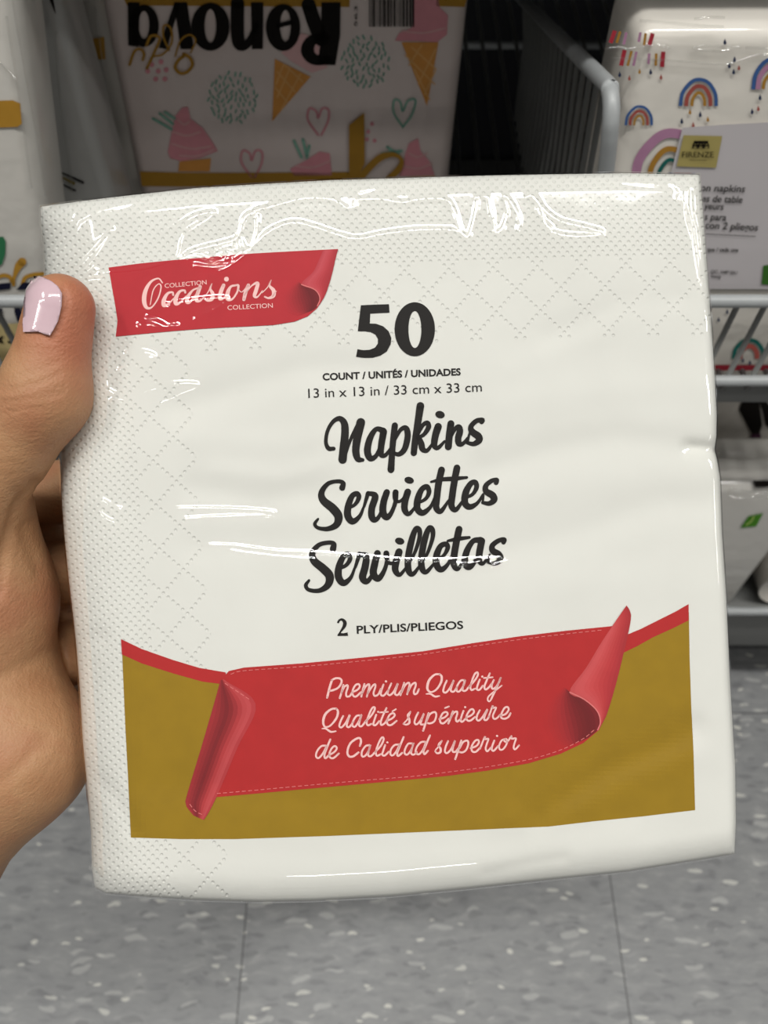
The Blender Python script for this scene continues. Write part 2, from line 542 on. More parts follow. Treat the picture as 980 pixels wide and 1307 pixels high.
# ---- wire divider between the left-hand and right-hand packs
XD = 0.0825
dv = empty('wire_divider', (XD, 0.40, DECK), 'grey wire divider panel standing beside the white rainbow napkin pack', 'divider')
pts = [(0.099, 0.2805, DECK + 0.002), (0.0925, 0.2805, 0.50), (0.086, 0.2805, 0.548), (0.0843, 0.281, 0.5605), (0.0838, 0.2825, 0.5655), (0.0835, 0.286, 0.5692), (0.0832, 0.291, 0.5708), (0.083, 0.302, 0.5685), (XD, 0.42, 0.531), (XD, 0.60, 0.474)]
tube('frame', catmull(pts, 8), 0.0032, M_STEEL, dv, 16)
for i in range(18):
    y = 0.296 + 0.0125 * i
    z = 0.5705 - (y - 0.296) * 0.317
    tube('wire', [(XD, y, z), (XD + 0.004, y, 0.5 - 0.03 * i / 26), (XD + 0.005, y, DECK + 0.001)], 0.0013, M_STEEL_D, dv, 8)

# ================================================================== packs on the shelves
def pack_body(root, corners, thick, mat, name='wrapper', bevel=0.006, film=True):
    """rounded slab from four front corners (clockwise from top left) and a thickness"""
    c = np.array(corners)
    n = np.cross(c[1] - c[0], c[3] - c[0]); n /= np.linalg.norm(n)
    if np.dot(n, CAM - c.mean(0)) < 0: n = -n
    v = list(c) + list(c - n * thick)
    f = [(0, 3, 2, 1), (4, 5, 6, 7), (0, 1, 5, 4), (1, 2, 6, 5), (2, 3, 7, 6), (3, 0, 4, 7)]
    bm = bmesh.new()
    vs = [bm.verts.new(p) for p in v]
    for q in f: bm.faces.new([vs[i] for i in q])
    bmesh.ops.recalc_face_normals(bm, faces=bm.faces[:])
    bmesh.ops.bevel(bm, geom=bm.edges[:], offset=bevel, segments=4, affect='EDGES', profile=0.5)
    me = bpy.data.meshes.new(name); 
    co = np.array([q.co[:] for q in bm.verts]); fs = [tuple(q.index for q in g.verts) for g in bm.faces]
    bm.verts.index_update(); fs = [tuple(q.index for q in g.verts) for g in bm.faces]
    bm.free(); bpy.data.meshes.remove(me)
    return link_mesh(name, co, fs, mat, root, smooth=True)

def wrapped(name, col, coat=0.8): 
    return plain(name, col, 0.6, 0.05, 14, coat=coat, coat_rough=0.10, bump=0.0012, bscale=38.0)

# ---- pale pack printed with ice creams, hanging upside down
R1 = at_y(np.array([175.]), np.array([240.]), np.array([0.383]))[0]
R2 = at_y(np.array([575.]), np.array([240.]), np.array([0.383]))[0]
R3 = at_y(np.array([350.]), np.array([0.]), np.array([0.392]))[0]
PR = Plane(R1, R2, R3)
cr = PR.hit([(62, -330), (634, -330), (564, 312), (190, 312)])
rn = empty('napkin_pack', (float(cr[:, 0].mean()), float(cr[2][1]), DECK), 'pale napkin pack printed with ice cream cones and upside-down black lettering', 'napkin pack')
pack_body(rn, cr, 0.035, wrapped('pale printed tissue', '#d3c5c0'))
fR = lambda L: (lambda a: PR.hit(a, L))
gold_b = print_mat('dull gold print', '#a67c2e'); pink_b = print_mat('ice cream pink print', '#d48f98'); green_b = print_mat('mint print', '#7fae9c')
cone_b = print_mat('waffle cone print', '#d2924a'); cone_l = print_mat('waffle line print', '#e3b273'); blush_b = print_mat('blush print', '#dab0b0')
a = Art(); a.poly([(150, -18), (447, -18), (446, 9), (162, 7)], 40); a.poly([(556, -18), (600, -18), (593, 9), (557, 8)])
k1 = crop(0, 0, 2.97); k2 = crop(300, 0, 3.0625)
a.poly(k1([(530, 650), (700, 655), (980, 655), (1340, 652), (1340, 700), (980, 706), (700, 708), (537, 706)]))
a.put('gold_band', fR(0.0004), gold_b, rn, gap=2.0)
a = Art()
a.poly(k2([(445, 490), (505, 440), (507, 640), (480, 690), (478, 760), (445, 760)]))
a.stroke(k2([(470, 720), (520, 660), (570, 615), (620, 605), (650, 625), (640, 660), (600, 700)]), [10, 9, 9, 6, 5, 8, 8])
kr = crop(150, 0, 3.267)
for pth, w in (([(50, 270), (70, 215), (95, 205), (110, 225), (105, 250)], 3.5), ([(122, 285), (150, 225), (175, 160), (140, 150), (120, 190)], 3.5),
               ([(150, 235), (190, 225), (225, 180), (222, 120), (195, 105), (190, 150), (215, 210)], 2.6),
               ([(275, 225), (300, 240), (312, 270), (290, 300), (260, 305), (240, 280), (255, 250), (275, 235)], 4.2),
               ([(240, 235), (262, 170), (300, 145), (325, 170), (305, 220)], 2.2)):
    a.stroke(kr(pth), w)
a.put('gold_script', fR(0.0012), gold_b, rn, gap=2.0)
a = Art()
def ell(cx, cy, rx, ry, n=40, rot=0.0): return [(cx + rx*math.cos(2*math.pi*i/n), cy + ry*math.sin(2*math.pi*i/n)) for i in range(n)]
a.poly(kr([(930, 10), (928, 150), (908, 272), (835, 270), (848, 150), (850, 10)]))
a.stroke(kr([(880, 250), (820, 248), (792, 212), (812, 168), (872, 158)]), [12, 14, 17, 14, 10])
a.stroke(kr([(850, 165), (822, 100), (796, 20)]), 18)
a.ring(kr(ell(690, 115, 72, 98)), kr(ell(700, 108, 22, 66))); a.stroke(kr([(668, 108), (728, 92)]), 6)
a.poly(kr([(608, 10), (606, 205), (560, 205), (556, 10)])); a.stroke(kr([(580, 100), (548, 175), (512, 188), (500, 140), (500, 10)]), [6, 10, 15, 17, 17])
a.ring(kr(ell(387, 112, 80, 100)), kr(ell(387, 108, 24, 70)))
a.poly(kr([(205, 205), (172, 200), (238, 10), (262, 10)])); a.poly(kr([(236, 10), (290, 10), (318, 205), (262, 205)]))
a.poly(kr([(42, 10), (44, 190), (88, 196), (92, 10)])); a.ring(kr(ell(110, 108, 62, 88)), kr(ell(110, 104, 22, 58)))
a.text('563', (456, 34), (456, 8), 4)
x = 471.0
rb = random.Random(3)
while x < 526:
    w = rb.choice([0.8, 1.2, 1.8, 2.6]); a.poly([(x, -14), (x + w, -14), (x + w, 34.5), (x, 34)]); x += w + rb.choice([0.7, 1.0, 1.6])
a.put('black_lettering', fR(0.0008), M_BLACK, rn)
a = Art(); a.poly(k2([(155, 230), (295, 300), (145, 475)])); a.poly(k2([(650, 165), (795, 165), (750, 415)])); a.poly(k1([(680, 612), (800, 600), (795, 650), (675, 650)]))
a.put('waffle_cones', fR(0.0004), cone_b, rn, gap=2.0)
a = Art()
for p, q in (((165, 280), (235, 360)), ((155, 340), (205, 400)), ((190, 250), (265, 320)), ((165, 380), (215, 265)), ((180, 430), (255, 290)), ((160, 330), (190, 250)),
             ((665, 215), (780, 330)), ((690, 185), (785, 270)), ((700, 270), (760, 390)), ((680, 255), (730, 175)), ((715, 330), (785, 190)), ((740, 370), (785, 270))):
    a.stroke(k2([p, q]), 1.6)
a.put('waffle_lines', fR(0.0006), cone_l, rn, gap=2.0)
a = Art()
a.poly(k1([(636, 575), (650, 505), (665, 440), (690, 408), (712, 405), (722, 450), (768, 485), (800, 530), (826, 572), (760, 598), (690, 612), (645, 600)]))
a.poly(k2([(655, 655), (665, 600), (680, 560), (715, 540), (725, 590), (760, 630), (780, 685), (640, 690)]))
a.poly(k2([(215, 660), (280, 625), (330, 592), (370, 600), (378, 685), (230, 688)]))
a.poly(k2([(625, 160), (640, 130), (690, 110), (700, -30), (790, -30), (800, 30), (832, 60), (828, 135), (790, 165), (700, 160)]))
for cx, cy in ((325, 470), (65, 635)):
    a.stroke(k2([(cx, cy+58), (cx-40, cy), (cx-35, cy-45), (cx-8, cy-35), (cx, cy-8), (cx+15, cy-45), (cx+40, cy-40), (cx+38, cy+5), (cx+12, cy+58)]), 2.6)
k3 = crop(0, 0, 2.97)
for x_, y_ in ((560, 270), (590, 300), (625, 300), (600, 270), (630, 265), (575, 245), (610, 235)): a.disc(x_/2.97, y_/2.97, 3.2)
for x_, y_ in ((520, 515), (545, 550), (535, 485), (515, 545)): a.disc(300 + x_/3.0625, y_/3.0625, 2.6)
a.put('pink_print', fR(0.0004), pink_b, rn, gap=5.0)
a = Art()
for p, q in (((650, 545), (800, 555)), ((655, 500), (760, 500)), ((675, 455), (720, 460)), ((680, 590), (815, 565))):
    a.stroke(k1([p, ((p[0]+q[0])/2, (p[1]+q[1])/2 + 14), q]), 1.8)
for p, q in (((680, 600), (750, 600)), ((660, 650), (770, 640)), ((240, 650), (370, 630)), ((650, 120), (820, 110))):
    a.stroke(k2([p, ((p[0]+q[0])/2, (p[1]+q[1])/2 + 14), q]), 1.6)
a.poly(k2([(180, 205), (260, 130), (350, 160), (360, 265), (300, 285), (220, 240)]))
a.put('blush_print', fR(0.0006), blush_b, rn, gap=2.0)
a = Art()
rb = random.Random(11)
for cx, cy, r in ((466, 79, 31), (297, 125, 31)):
    spots = []
    for _ in range(4000):
        an = rb.uniform(0, 6.283); rr = r * math.sqrt(rb.random()); x_, y_ = cx + rr*math.cos(an), cy + rr*math.sin(an)*1.05
        if any((x_ - u)**2 + (y_ - v)**2 < 34 for u, v in spots): continue
        spots.append((x_, y_)); t = math.pi/2 + rb.uniform(-0.7, 0.7); L = rb.uniform(1.6, 2.6)
        a.stroke([(x_ - L*math.cos(t), y_ - L*math.sin(t)), (x_ + L*math.cos(t), y_ + L*math.sin(t))], 2.2, 2)
for cx, cy in ((660, 440),):
    a.stroke(k2([(cx-5, cy+55), (cx-40, cy), (cx-38, cy-48), (cx-15, cy-42), (cx-5, cy-5), (cx+15, cy-45), (cx+45, cy-48), (cx+30, cy+10), (cx-5, cy+58)]), 2.6)
for p, q in (((580, 450), (650, 490)), ((605, 430), (655, 470)), ((625, 425), (662, 450))): a.stroke(k1([p, q]), 3.4)
for p, q in (((230, 550), (260, 615)), ((265, 545), (280, 610)), ((290, 570), (280, 615)), ((575, 600), (650, 590)), ((595, 575), (640, 605))): a.stroke(k2([p, q]), 3.6)
a.put('mint_print', fR(0.0005), green_b, rn, gap=5.0)

# ---- white rainbow pack at right, just behind the fence
Q1 = at_y(np.array([790.]), np.array([476.]), np.array([0.287]))[0]
Q2 = at_y(np.array([980.]), np.array([476.]), np.array([0.287]))[0]
Q3 = at_y(np.array([880.]), np.array([38.]), np.array([0.304]))[0]
PQ = Plane(Q1, Q2, Q3)
xr0 = 0.0925; xr1 = xr0 + 0.172
def pq_at(X, py):    # point of the plane with world X in image row py
    lo, hi = -2000., 4000.
    for _ in range(60):
        mid = (lo + hi) / 2
        if PQ.hit([(mid, py)])[0][0] < X: lo = mid
        else: hi = mid
    return PQ.hit([((lo + hi) / 2, py)])[0]
cq = np.array([pq_at(xr0, 34), pq_at(xr1, 30), pq_at(xr1, 478), pq_at(xr0, 478)])
fz = empty('napkin_pack', (float(cq[:, 0].mean()), float(cq[2][1]), DECK), 'white napkin pack printed with rainbows and raindrops behind the wire fence', 'napkin pack')
pack_body(fz, cq, 0.050, wrapped('white printed tissue', '#d6d1c8'), bevel=0.007)
fQ = lambda L: (lambda a: PQ.hit(a, L))
kf = crop(760, 20, 4.4545)
blue = print_mat('blue rainbow print', '#3f5f94'); rust = print_mat('rust rainbow print', '#a0524a'); gold_r = print_mat('gold rainbow print', '#a87c34')
mauve = print_mat('mauve rainbow print', '#b0819f'); teal = print_mat('teal rainbow print', '#1f5f58'); ink = print_mat('dark navy drop print', '#2a3450'); redp = print_mat('crimson print', '#a83440')
def arch(art, cx, by, hw, h, w, lean=0.0):
    art.stroke([(cx - hw, by), (cx - hw*0.86, by - h*0.5), (cx - hw*0.45 + lean, by - h*0.9), (cx + lean, by - h), (cx + hw*0.5 + lean, by - h*0.88), (cx + hw*0.9 + lean*0.6, by - h*0.48), (cx + hw, by)], w, 8, caps=False)
ab, ar, ag, am, at_ = Art(), Art(), Art(), Art(), Art()
for cx, by, hw, h in ((891, 135.5, 23, 34), (815, 160, 16.5, 24)):
    arch(ab, cx, by, hw, h, hw*0.20, 1.5); arch(ar, cx, by, hw*0.68, h*0.75, hw*0.22, 1.2); arch(ag, cx, by, hw*0.36, h*0.5, hw*0.17, 0.8)
arch(ab, 985, 114, 24, 38, 5, 1); arch(am, 985, 114, 18, 30, 6, 1); arch(ag, 985, 114, 11, 20, 4, 1)
arch(am, 854, 236, 44, 66, 12, 4); arch(ag, 854, 236, 26, 46, 7, 2); arch(at_, 854, 236, 15, 32, 5, 2)
arch(at_, 955, 458, 19, 24, 5, 1); arch(ar, 955, 458, 11, 16, 6, 1)
a = Art()
def drop(art, x_, y_, s_=1.0): art.poly([(x_, y_-4*s_), (x_+1.6*s_, y_), (x_+1.7*s_, y_+2*s_), (x_, y_+3.4*s_), (x_-1.7*s_, y_+2*s_), (x_-1.6*s_, y_)])
for i, (x_, y_) in enumerate(kf([(137, 335), (313, 320), (490, 600), (890, 545), (935, 465), (595, 562), (785, 320), (760, 285), (790, 250), (735, 150)])): drop(a, x_, y_, 1.1)
for x_, y_ in ((917, 408), (928, 398), (957, 463), (948, 460)): drop(a, x_, y_, 0.9)
a.put('navy_drop', fQ(0.0006), ink, fz, gap=1.0)
for x_, y_ in kf([(192, 355), (555, 622), (925, 528), (815, 297), (372, 350)]): drop(ar, x_, y_, 1.0)
for x_, y_ in kf([(250, 318), (537, 548), (638, 590)]): drop(ag, x_, y_, 1.0)
ap = Art()
for (x0, y0, x1, y1), art in (((110, 85, 85, 155), ap), ((165, 195, 145, 285), ap), ((325, 100, 305, 170), ap), ((385, 205, 378, 292), ap), ((140, 90, 120, 155), ag), ((205, 200, 182, 285), ag), ((285, 100, 275, 170), ag), ((345, 215, 342, 285), ag), ((175, 95, 160, 165), am), ((232, 205, 215, 285), am), ((255, 95, 245, 150), am), ((305, 215, 300, 275), am)):
    art.stroke(kf([(x0, y0), (x1, y1)]), 5.4 if art is ap else 3.4, 2, caps=False)
ap.poly([(800, 466), (1010, 466), (1010, 473), (800, 473)], 40)
ab.put('blue_arches', fQ(0.0004), blue, fz, gap=1.0); ar.put('rust_arches', fQ(0.0005), rust, fz, gap=1.0); ag.put('gold_arches', fQ(0.0006), gold_r, fz, gap=1.0)
am.put('mauve_arches', fQ(0.00045), mauve, fz, gap=1.0); at_.put('teal_arches', fQ(0.0006), teal, fz, gap=1.0); ap.put('crimson_stripes', fQ(0.0005), redp, fz, gap=1.0)
a = Art(); a.poly([(871, 163), (925, 159), (1060, 152), (1060, 369), (858, 369), (848, 300), (855, 225)], 30)
lb = a.put('paper_label', fQ(0.0010), plain('label paper', '#c3bec0', 0.6, 0.02, 30, coat=0.4), fz)
a = Art(); a.poly(kf([(500, 680), (720, 685), (685, 865), (460, 857)]))
gl_ = a.put('gold_emblem', fQ(0.0014), plain('gold emblem foil', '#a89a5c', 0.45, 0.05, 80), lb)
a = Art()
a.poly(kf([(560, 712), (641, 712), (639, 726), (557, 726)])); 
for cx in (566, 598, 630): a.stroke(kf([(cx - 12, 755), (cx - 11, 735), (cx, 722), (cx + 12, 735), (cx + 11, 755)]), 1.6, 4, caps=False)
a.poly(kf([(556, 736), (638, 736), (637, 743), (555, 743)]))
a.text('FIRENZE', kf([(492, 806)])[0], kf([(672, 806)])[0], 7.4, 0.0)
a.stroke(kf([(530, 822), (630, 824)]), 0.5, 2, False)
a.put('emblem_print', fQ(0.0018), M_BLACK, lb)
a = Art()
a.text('on napkins', (893.5, 243.8), (951, 245.4), 9.0, 0.012, 0.22); a.text('es de table', (895.5, 257.4), (947.5, 259.2), 9.0, 0.012, 0.22)
a.text('yeurs', (897.5, 266.8), (923.5, 268), 8.8, 0.012, 0.22); a.text('s para', (898.5, 280.6), (926.5, 281.8), 8.8, 0.012, 0.22); a.text('con 2 pliegos', (899.5, 291.6), (967.5, 294.6), 9.0, 0.012, 0.22)
a.text('que / cada una', (902, 320.8), (942, 321.6), 5.2, 0.02, 0.2); a.text('QC, H4P 0A1', (906.8, 348.6), (941, 350.4), 4.4, 0.01, 0.2); a.text('hong', (907, 354.3), (920, 355), 4.4, 0.01, 0.2)
a.stroke([(900, 298.6), (964.5, 301.8)], 0.8, 2, False)
a.put('label_text', fQ(0.0014), M_GREYINK, lb)
a = Art(); a.poly([(974, 339), (1000, 336), (998, 364), (972, 363)])
a.put('green_mark', fQ(0.0014), print_mat('green mark print', '#3c6b2c'), lb)

def crease_tubes(root, lines, fn, r, name='film_crease'):
    V = []; Fc = []
    for ln in lines:
        P = np.array(catmull(ln, 5))
        v, f = tube_geo(fn(P), r, 8); b = len(V); V += list(v); Fc += [tuple(b + i for i in q) for q in f]
    return link_mesh(name, V, Fc, M_FILM, root, smooth=True)
M_GLOSS = film_mat('clear wrap crease', 2.2, 0.12)
lines = [kf([(60, 185), (130, 178), (180, 190), (240, 180), (330, 165), (415, 185), (395, 165)]), kf([(95, 240), (200, 245), (330, 250), (480, 258), (620, 270), (750, 275), (830, 250), (920, 222), (985, 224)]),
         kf([(820, 180), (700, 172), (600, 172), (555, 182), (600, 195), (700, 200), (770, 192)]), kf([(850, 182), (985, 186)]), kf([(250, 28), (420, 42), (600, 58), (725, 64)]), kf([(560, 20), (640, 10), (730, 12)])]
o = crease_tubes(fz, lines, fQ(0.0012), 0.00045); o.data.materials[0] = M_GLOSS

# ---- packs at the left: one in front, two edge-on behind it
def plane_y(pa, pb, pc): return Plane(*[at_y(np.array([float(p[0])]), np.array([float(p[1])]), np.array([p[2]]))[0] for p in (pa, pb, pc)])
PA = plane_y((-40, 470, 0.283), (60, 470, 0.283), (20, 0, 0.312))
ca = PA.hit([(-360, -40), (15, -40), (85, 478), (-180, 478)])
pa = empty('napkin_pack', (float(ca[:, 0].mean()), 0.29, DECK), 'white floral napkin pack with a gold band, behind the rail above the thumb', 'napkin pack')
pack_body(pa, ca, 0.036, wrapped('white floral tissue', '#c4c1ba'), bevel=0.008)
fA = lambda L: (lambda a: PA.hit(a, L))
a = Art(); a.poly([(-120, 131), (16, 128), (26, 132), (28, 158), (22, 162), (-120, 168)], 30)
ke = crop(0, 300, 7.267)
a.stroke(ke([(125, 460), (130, 400), (165, 300), (205, 250)]), [4.5, 4, 9, 11]); a.stroke(ke([(-40, 400), (30, 375), (90, 390), (110, 430)]), 5); a.stroke(ke([(205, 470), (230, 400), (300, 370), (400, 360)]), 5)
a.put('gold_print', fA(0.0005), gold_b, pa, gap=2.0)
a = Art(); a.poly(ke([(-60, 20), (30, 15), (52, 60), (48, 180), (20, 270), (-60, 320)]))
a.put('green_leaf', fA(0.0005), print_mat('deep green leaf print', '#2f6b48'), pa)
a = Art(); a.poly(ke([(-80, 460), (100, 440), (95, 500), (-80, 520)])); a.poly(ke([(150, 510), (210, 440), (330, 440), (330, 500)])); a.poly(ke([(130, 660), (240, 660), (300, 800), (160, 800), (135, 720)])); a.poly(ke([(-60, 680), (20, 680), (25, 800), (-60, 810)]))
a.put('navy_print', fA(0.0006), print_mat('navy print', '#15162a'), pa, gap=2.0)
a = Art(); a.poly([(-60, 418), (34, 412), (40, 470), (-60, 478)])
pl = a.put('yellow_label', fA(0.0008), print_mat('pale yellow label', '#b9a878'), pa)
a = Art(); a.text('x 3', (-6, 438), (17.5, 437.5), 13, 0.03); a.put('label_text', fA(0.0012), M_BLACK, pl)

def edge_pack(label, front_px, Yf, thick, xr, mat, prints):
    """pack standing behind the front one, only its right-hand end in view"""
    z0, z1 = DECK, DECK + 0.168
    c = np.array([(xr - 0.17, Yf + 0.018, z1), (xr, Yf + 0.018, z1), (xr, Yf, z0), (xr - 0.17, Yf, z0)])
    root = empty('napkin_pack', (xr - 0.085, Yf, z0), label, 'napkin pack')
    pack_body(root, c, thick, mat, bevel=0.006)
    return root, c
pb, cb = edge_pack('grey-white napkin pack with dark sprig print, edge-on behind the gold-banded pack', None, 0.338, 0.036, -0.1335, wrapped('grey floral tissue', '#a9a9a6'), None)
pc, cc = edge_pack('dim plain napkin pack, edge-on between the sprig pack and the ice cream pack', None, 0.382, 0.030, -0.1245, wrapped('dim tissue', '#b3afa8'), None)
def side_plane(xr, y0, y1):     # right-hand end plane x = xr + lift
    class SP:
        def __call__(s, a, lift=0.0005):
            r = rays(a[:, 0], a[:, 1]); t = (xr + lift - CAM[0]) / r[:, 0]
            return CAM + r * t[:, None]
    return SP()
fB = Plane((cb[0]), cb[1], cb[2])
a = Art()
kk = crop(0, 0, 2.97)
a.stroke(kk([(135, -20), (130, 35), (80, 85)]), 2.2); a.stroke(kk([(130, 30), (150, 60), (140, 75)]), 2); a.ring([(x/2.97, y/2.97) for x, y in ell(142, 82, 18, 20)], [(x/2.97, y/2.97) for x, y in ell(142, 82, 11, 13)])
a.stroke(kk([(190, -20), (210, 50)]), [6, 1]); a.stroke(kk([(75, 70), (100, 50)]), 2)
a.stroke(kk([(100, 150), (112, 175)]), [5, 3]); a.stroke(kk([(225, 650), (315, 692)]), [1.5, 3]); a.stroke(kk([(240, 700), (285, 722)]), [1.5, 2.5])
a.put('sprig_print', lambda q: fB.hit(q, 0.0006), M_BLACK, pb, gap=2.0)
a = Art(); a.stroke(kk([(235, 672), (280, 695)]), [2, 4]); a.stroke(kk([(122, 290), (142, 380)]), [3, 5])
a.put('olive_print', lambda q: fB.hit(q, 0.0007), print_mat('olive print', '#7a6a34'), pb, gap=2.0)
fC = Plane(cc[0], cc[1], cc[2])
a = Art(); a.stroke(kk([(388, 335), (400, 500), (412, 620), (415, 665)]), [1, 2, 3, 5]); a.put('stem_print', lambda q: fC.hit(q, 0.0006), M_BLACK, pc)
a = Art(); a.poly(kk([(325, 150), (395, 140), (400, 225), (335, 228)])); a.put('gold_tab', lambda q: fC.hit(q, 0.0006), gold_b, pc)

crease_tubes(pa, [[(14, -10), (30, 80), (48, 180), (58, 250)], [(8, 20), (24, 120), (40, 240)], [(-20, 60), (20, 100)]], fA(0.0008), 0.0005).data.materials[0] = M_GLOSS
crease_tubes(pb, [[(72, 40), (76, 110), (88, 200), (92, 245)], [(52, 60), (44, 85), (40, 110), (46, 140)], [(62, 140), (80, 230)]], lambda q: fB.hit(q, 0.0006), 0.0005).data.materials[0] = M_GLOSS
crease_tubes(pc, [[(92, 0), (98, 90), (112, 210)], [(122, 10), (136, 120), (150, 220)], [(108, 60), (120, 160), (128, 235)]], lambda q: fC.hit(q, 0.0006), 0.0005).data.materials[0] = M_GLOSS

# ---- packs on the base shelf at the right
BZ = 0.153
def low_pack(label, x0, x1, Y, thick, z1, mat):
    c = np.array([(x0, Y + 0.004, z1), (x1, Y + 0.004, z1), (x1, Y, BZ), (x0, Y, BZ)])
    root = empty('napkin_pack', ((x0 + x1) / 2, Y, BZ), label, 'napkin pack')
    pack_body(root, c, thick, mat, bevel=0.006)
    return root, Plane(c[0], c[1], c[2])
l1, P1 = low_pack('plain white napkin pack with a small green mark on the base shelf', 0.112, 0.279, 0.286, 0.026, 0.316, wrapped('white tissue low', '#cbc8c2'))
a = Art(); a.poly([(945, 674), (955, 659), (974, 655), (965, 672)]); a.put('green_mark', lambda q: P1.hit(q, 0.0006), print_mat('bright green print', '#4d8a26'), l1)
a = Art(); a.stroke([(952, 670), (959, 665), (962, 659)], 1.6); a.put('mark_glyph', lambda q: P1.hit(q, 0.0009), print_mat('pale green print', '#b6cf70'), l1)
on_top = lambda q: at_z(q[:, 0], q[:, 1], 0.3168)
a = Art(); a.poly([(961, 613.5), (985, 613), (985, 621.5), (964, 622)]); a.put('dark_print', on_top, M_BLACK, l1)
crease_tubes(l1, [[(929, 628), (935, 624), (950, 627), (966, 629), (985, 627)], [(930, 633), (942, 636), (960, 634), (985, 636)]], lambda q: at_z(q[:, 0], q[:, 1], 0.3166), 0.0007).data.materials[0] = M_GLOSS
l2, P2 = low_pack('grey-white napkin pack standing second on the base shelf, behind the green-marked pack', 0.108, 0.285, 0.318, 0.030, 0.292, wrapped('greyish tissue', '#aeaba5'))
l3, P3 = low_pack('napkin pack with black and purple cutlery-like print at the back of the base shelf', 0.11, 0.30, 0.360, 0.034, 0.345, wrapped('light grey tissue', '#c0bbb3'))  # wrapper is one even warm light grey
kg = crop(900, 470, 7.69)
a = Art(); a.poly(kg([(395, 190), (430, 160), (480, 180), (500, 260), (560, 420), (590, 560), (640, 600), (640, 380), (540, 240), (520, 250), (560, 560), (530, 650), (460, 650), (410, 560), (330, 410), (360, 330), (410, 260)]))
a.put('black_print', lambda q: P3.hit(q, 0.0006), M_BLACK, l3)
a = Art(); a.poly(kg([(450, 650), (540, 640), (550, 695), (640, 700), (640, 765), (430, 725)])); a.put('purple_print', lambda q: P3.hit(q, 0.0008), print_mat('purple print', '#4a2940'), l3)
a = Art(); a.stroke(kg([(440, 190), (500, 255)]), 6); a.stroke(kg([(185, 185), (255, 250)]), 5); a.put('pale_print', lambda q: P3.hit(q, 0.0010), print_mat('pale print', '#c6c2bc'), l3, gap=2.0)
# rolled white bundle beyond the packs
rr = empty('napkin_roll', (0.325, 0.31, BZ), 'rolled white paper bundle lying beside the green-marked pack on the base shelf', 'napkin roll')
tube('roll', [(0.325, 0.287, BZ + 0.034), (0.325, 0.36, BZ + 0.034), (0.325, 0.42, BZ + 0.034)], 0.034, wrapped('white roll paper', '#c4bfb7'), rr, 40)
tube('core', [(0.325, 0.2862, BZ + 0.034), (0.325, 0.289, BZ + 0.034)], 0.013, M_STEEL_D, rr, 24)

# ================================================================== the held pack
B_TOP = [(52, 264), (100, 257), (150, 251), (250, 240), (330, 235), (420, 230), (520, 227), (620, 224), (700, 222.5), (800, 221), (893, 223)]
B_RIGHT = [(893, 223), (897, 270), (903, 350), (908, 420), (912, 480), (914.5, 530), (914, 556), (911.5, 574), (915, 588), (918.5, 610), (921, 680), (926.5, 760), (931.5, 870), (938, 980), (939, 1050), (937, 1090)]
B_BOT = [(121, 1133), (135, 1140), (180, 1144), (250, 1148.5), (330, 1151), (400, 1149.5), (500, 1144), (600, 1134), (700, 1123), (800, 1112.5), (890, 1098), (937, 1090)]
B_LEFT = [(52, 264), (52, 284), (56, 310), (58, 350), (62, 400), (66, 450), (69, 500), (72, 545), (77, 590), (78, 625), (82, 680), (88, 740), (94, 790), (98, 830), (102, 880), (106, 950), (111, 1000), (116, 1060), (117, 1105), (121, 1133)]
def arc(P, n):
    P = np.array(P, float); d = np.r_[0, np.cumsum(np.linalg.norm(np.diff(P, axis=0), axis=1))]
    s = np.linspace(0, d[-1], n)
    return np.stack([np.interp(s, d, P[:, 0]), np.interp(s, d, P[:, 1])], 1)
def coons(nu, nv):
    T, Bm, Lf, Rg = arc(B_TOP, nu), arc(B_BOT, nu), arc(B_LEFT, nv), arc(B_RIGHT, nv)
    s = np.linspace(0, 1, nu)[None, :, None]; t = np.linspace(0, 1, nv)[:, None, None]
    C = (1 - t) * T[None] + t * Bm[None] + (1 - s) * Lf[:, None] + s * Rg[:, None] - ((1-s)*(1-t)*T[0] + s*(1-t)*T[-1] + (1-s)*t*Bm[0] + s*t*Bm[-1])
    return C
def itp(B, ax, v):
    P = np.array(B, float); i = np.argsort(P[:, ax]); return np.interp(v, P[i, ax], P[i, 1 - ax])
def seg_dist(px, py, ln):
    best = np.full(px.shape, 1e9)
    for (x0, y0), (x1, y1) in zip(ln[:-1], ln[1:]):
        dx, dy = x1 - x0, y1 - y0; L = dx*dx + dy*dy + 1e-9
        t = np.clip(((px - x0)*dx + (py - y0)*dy) / L, 0, 1)
        np.minimum(best, (px - x0 - t*dx)**2 + (py - y0 - t*dy)**2, out=best)
    return np.sqrt(best)
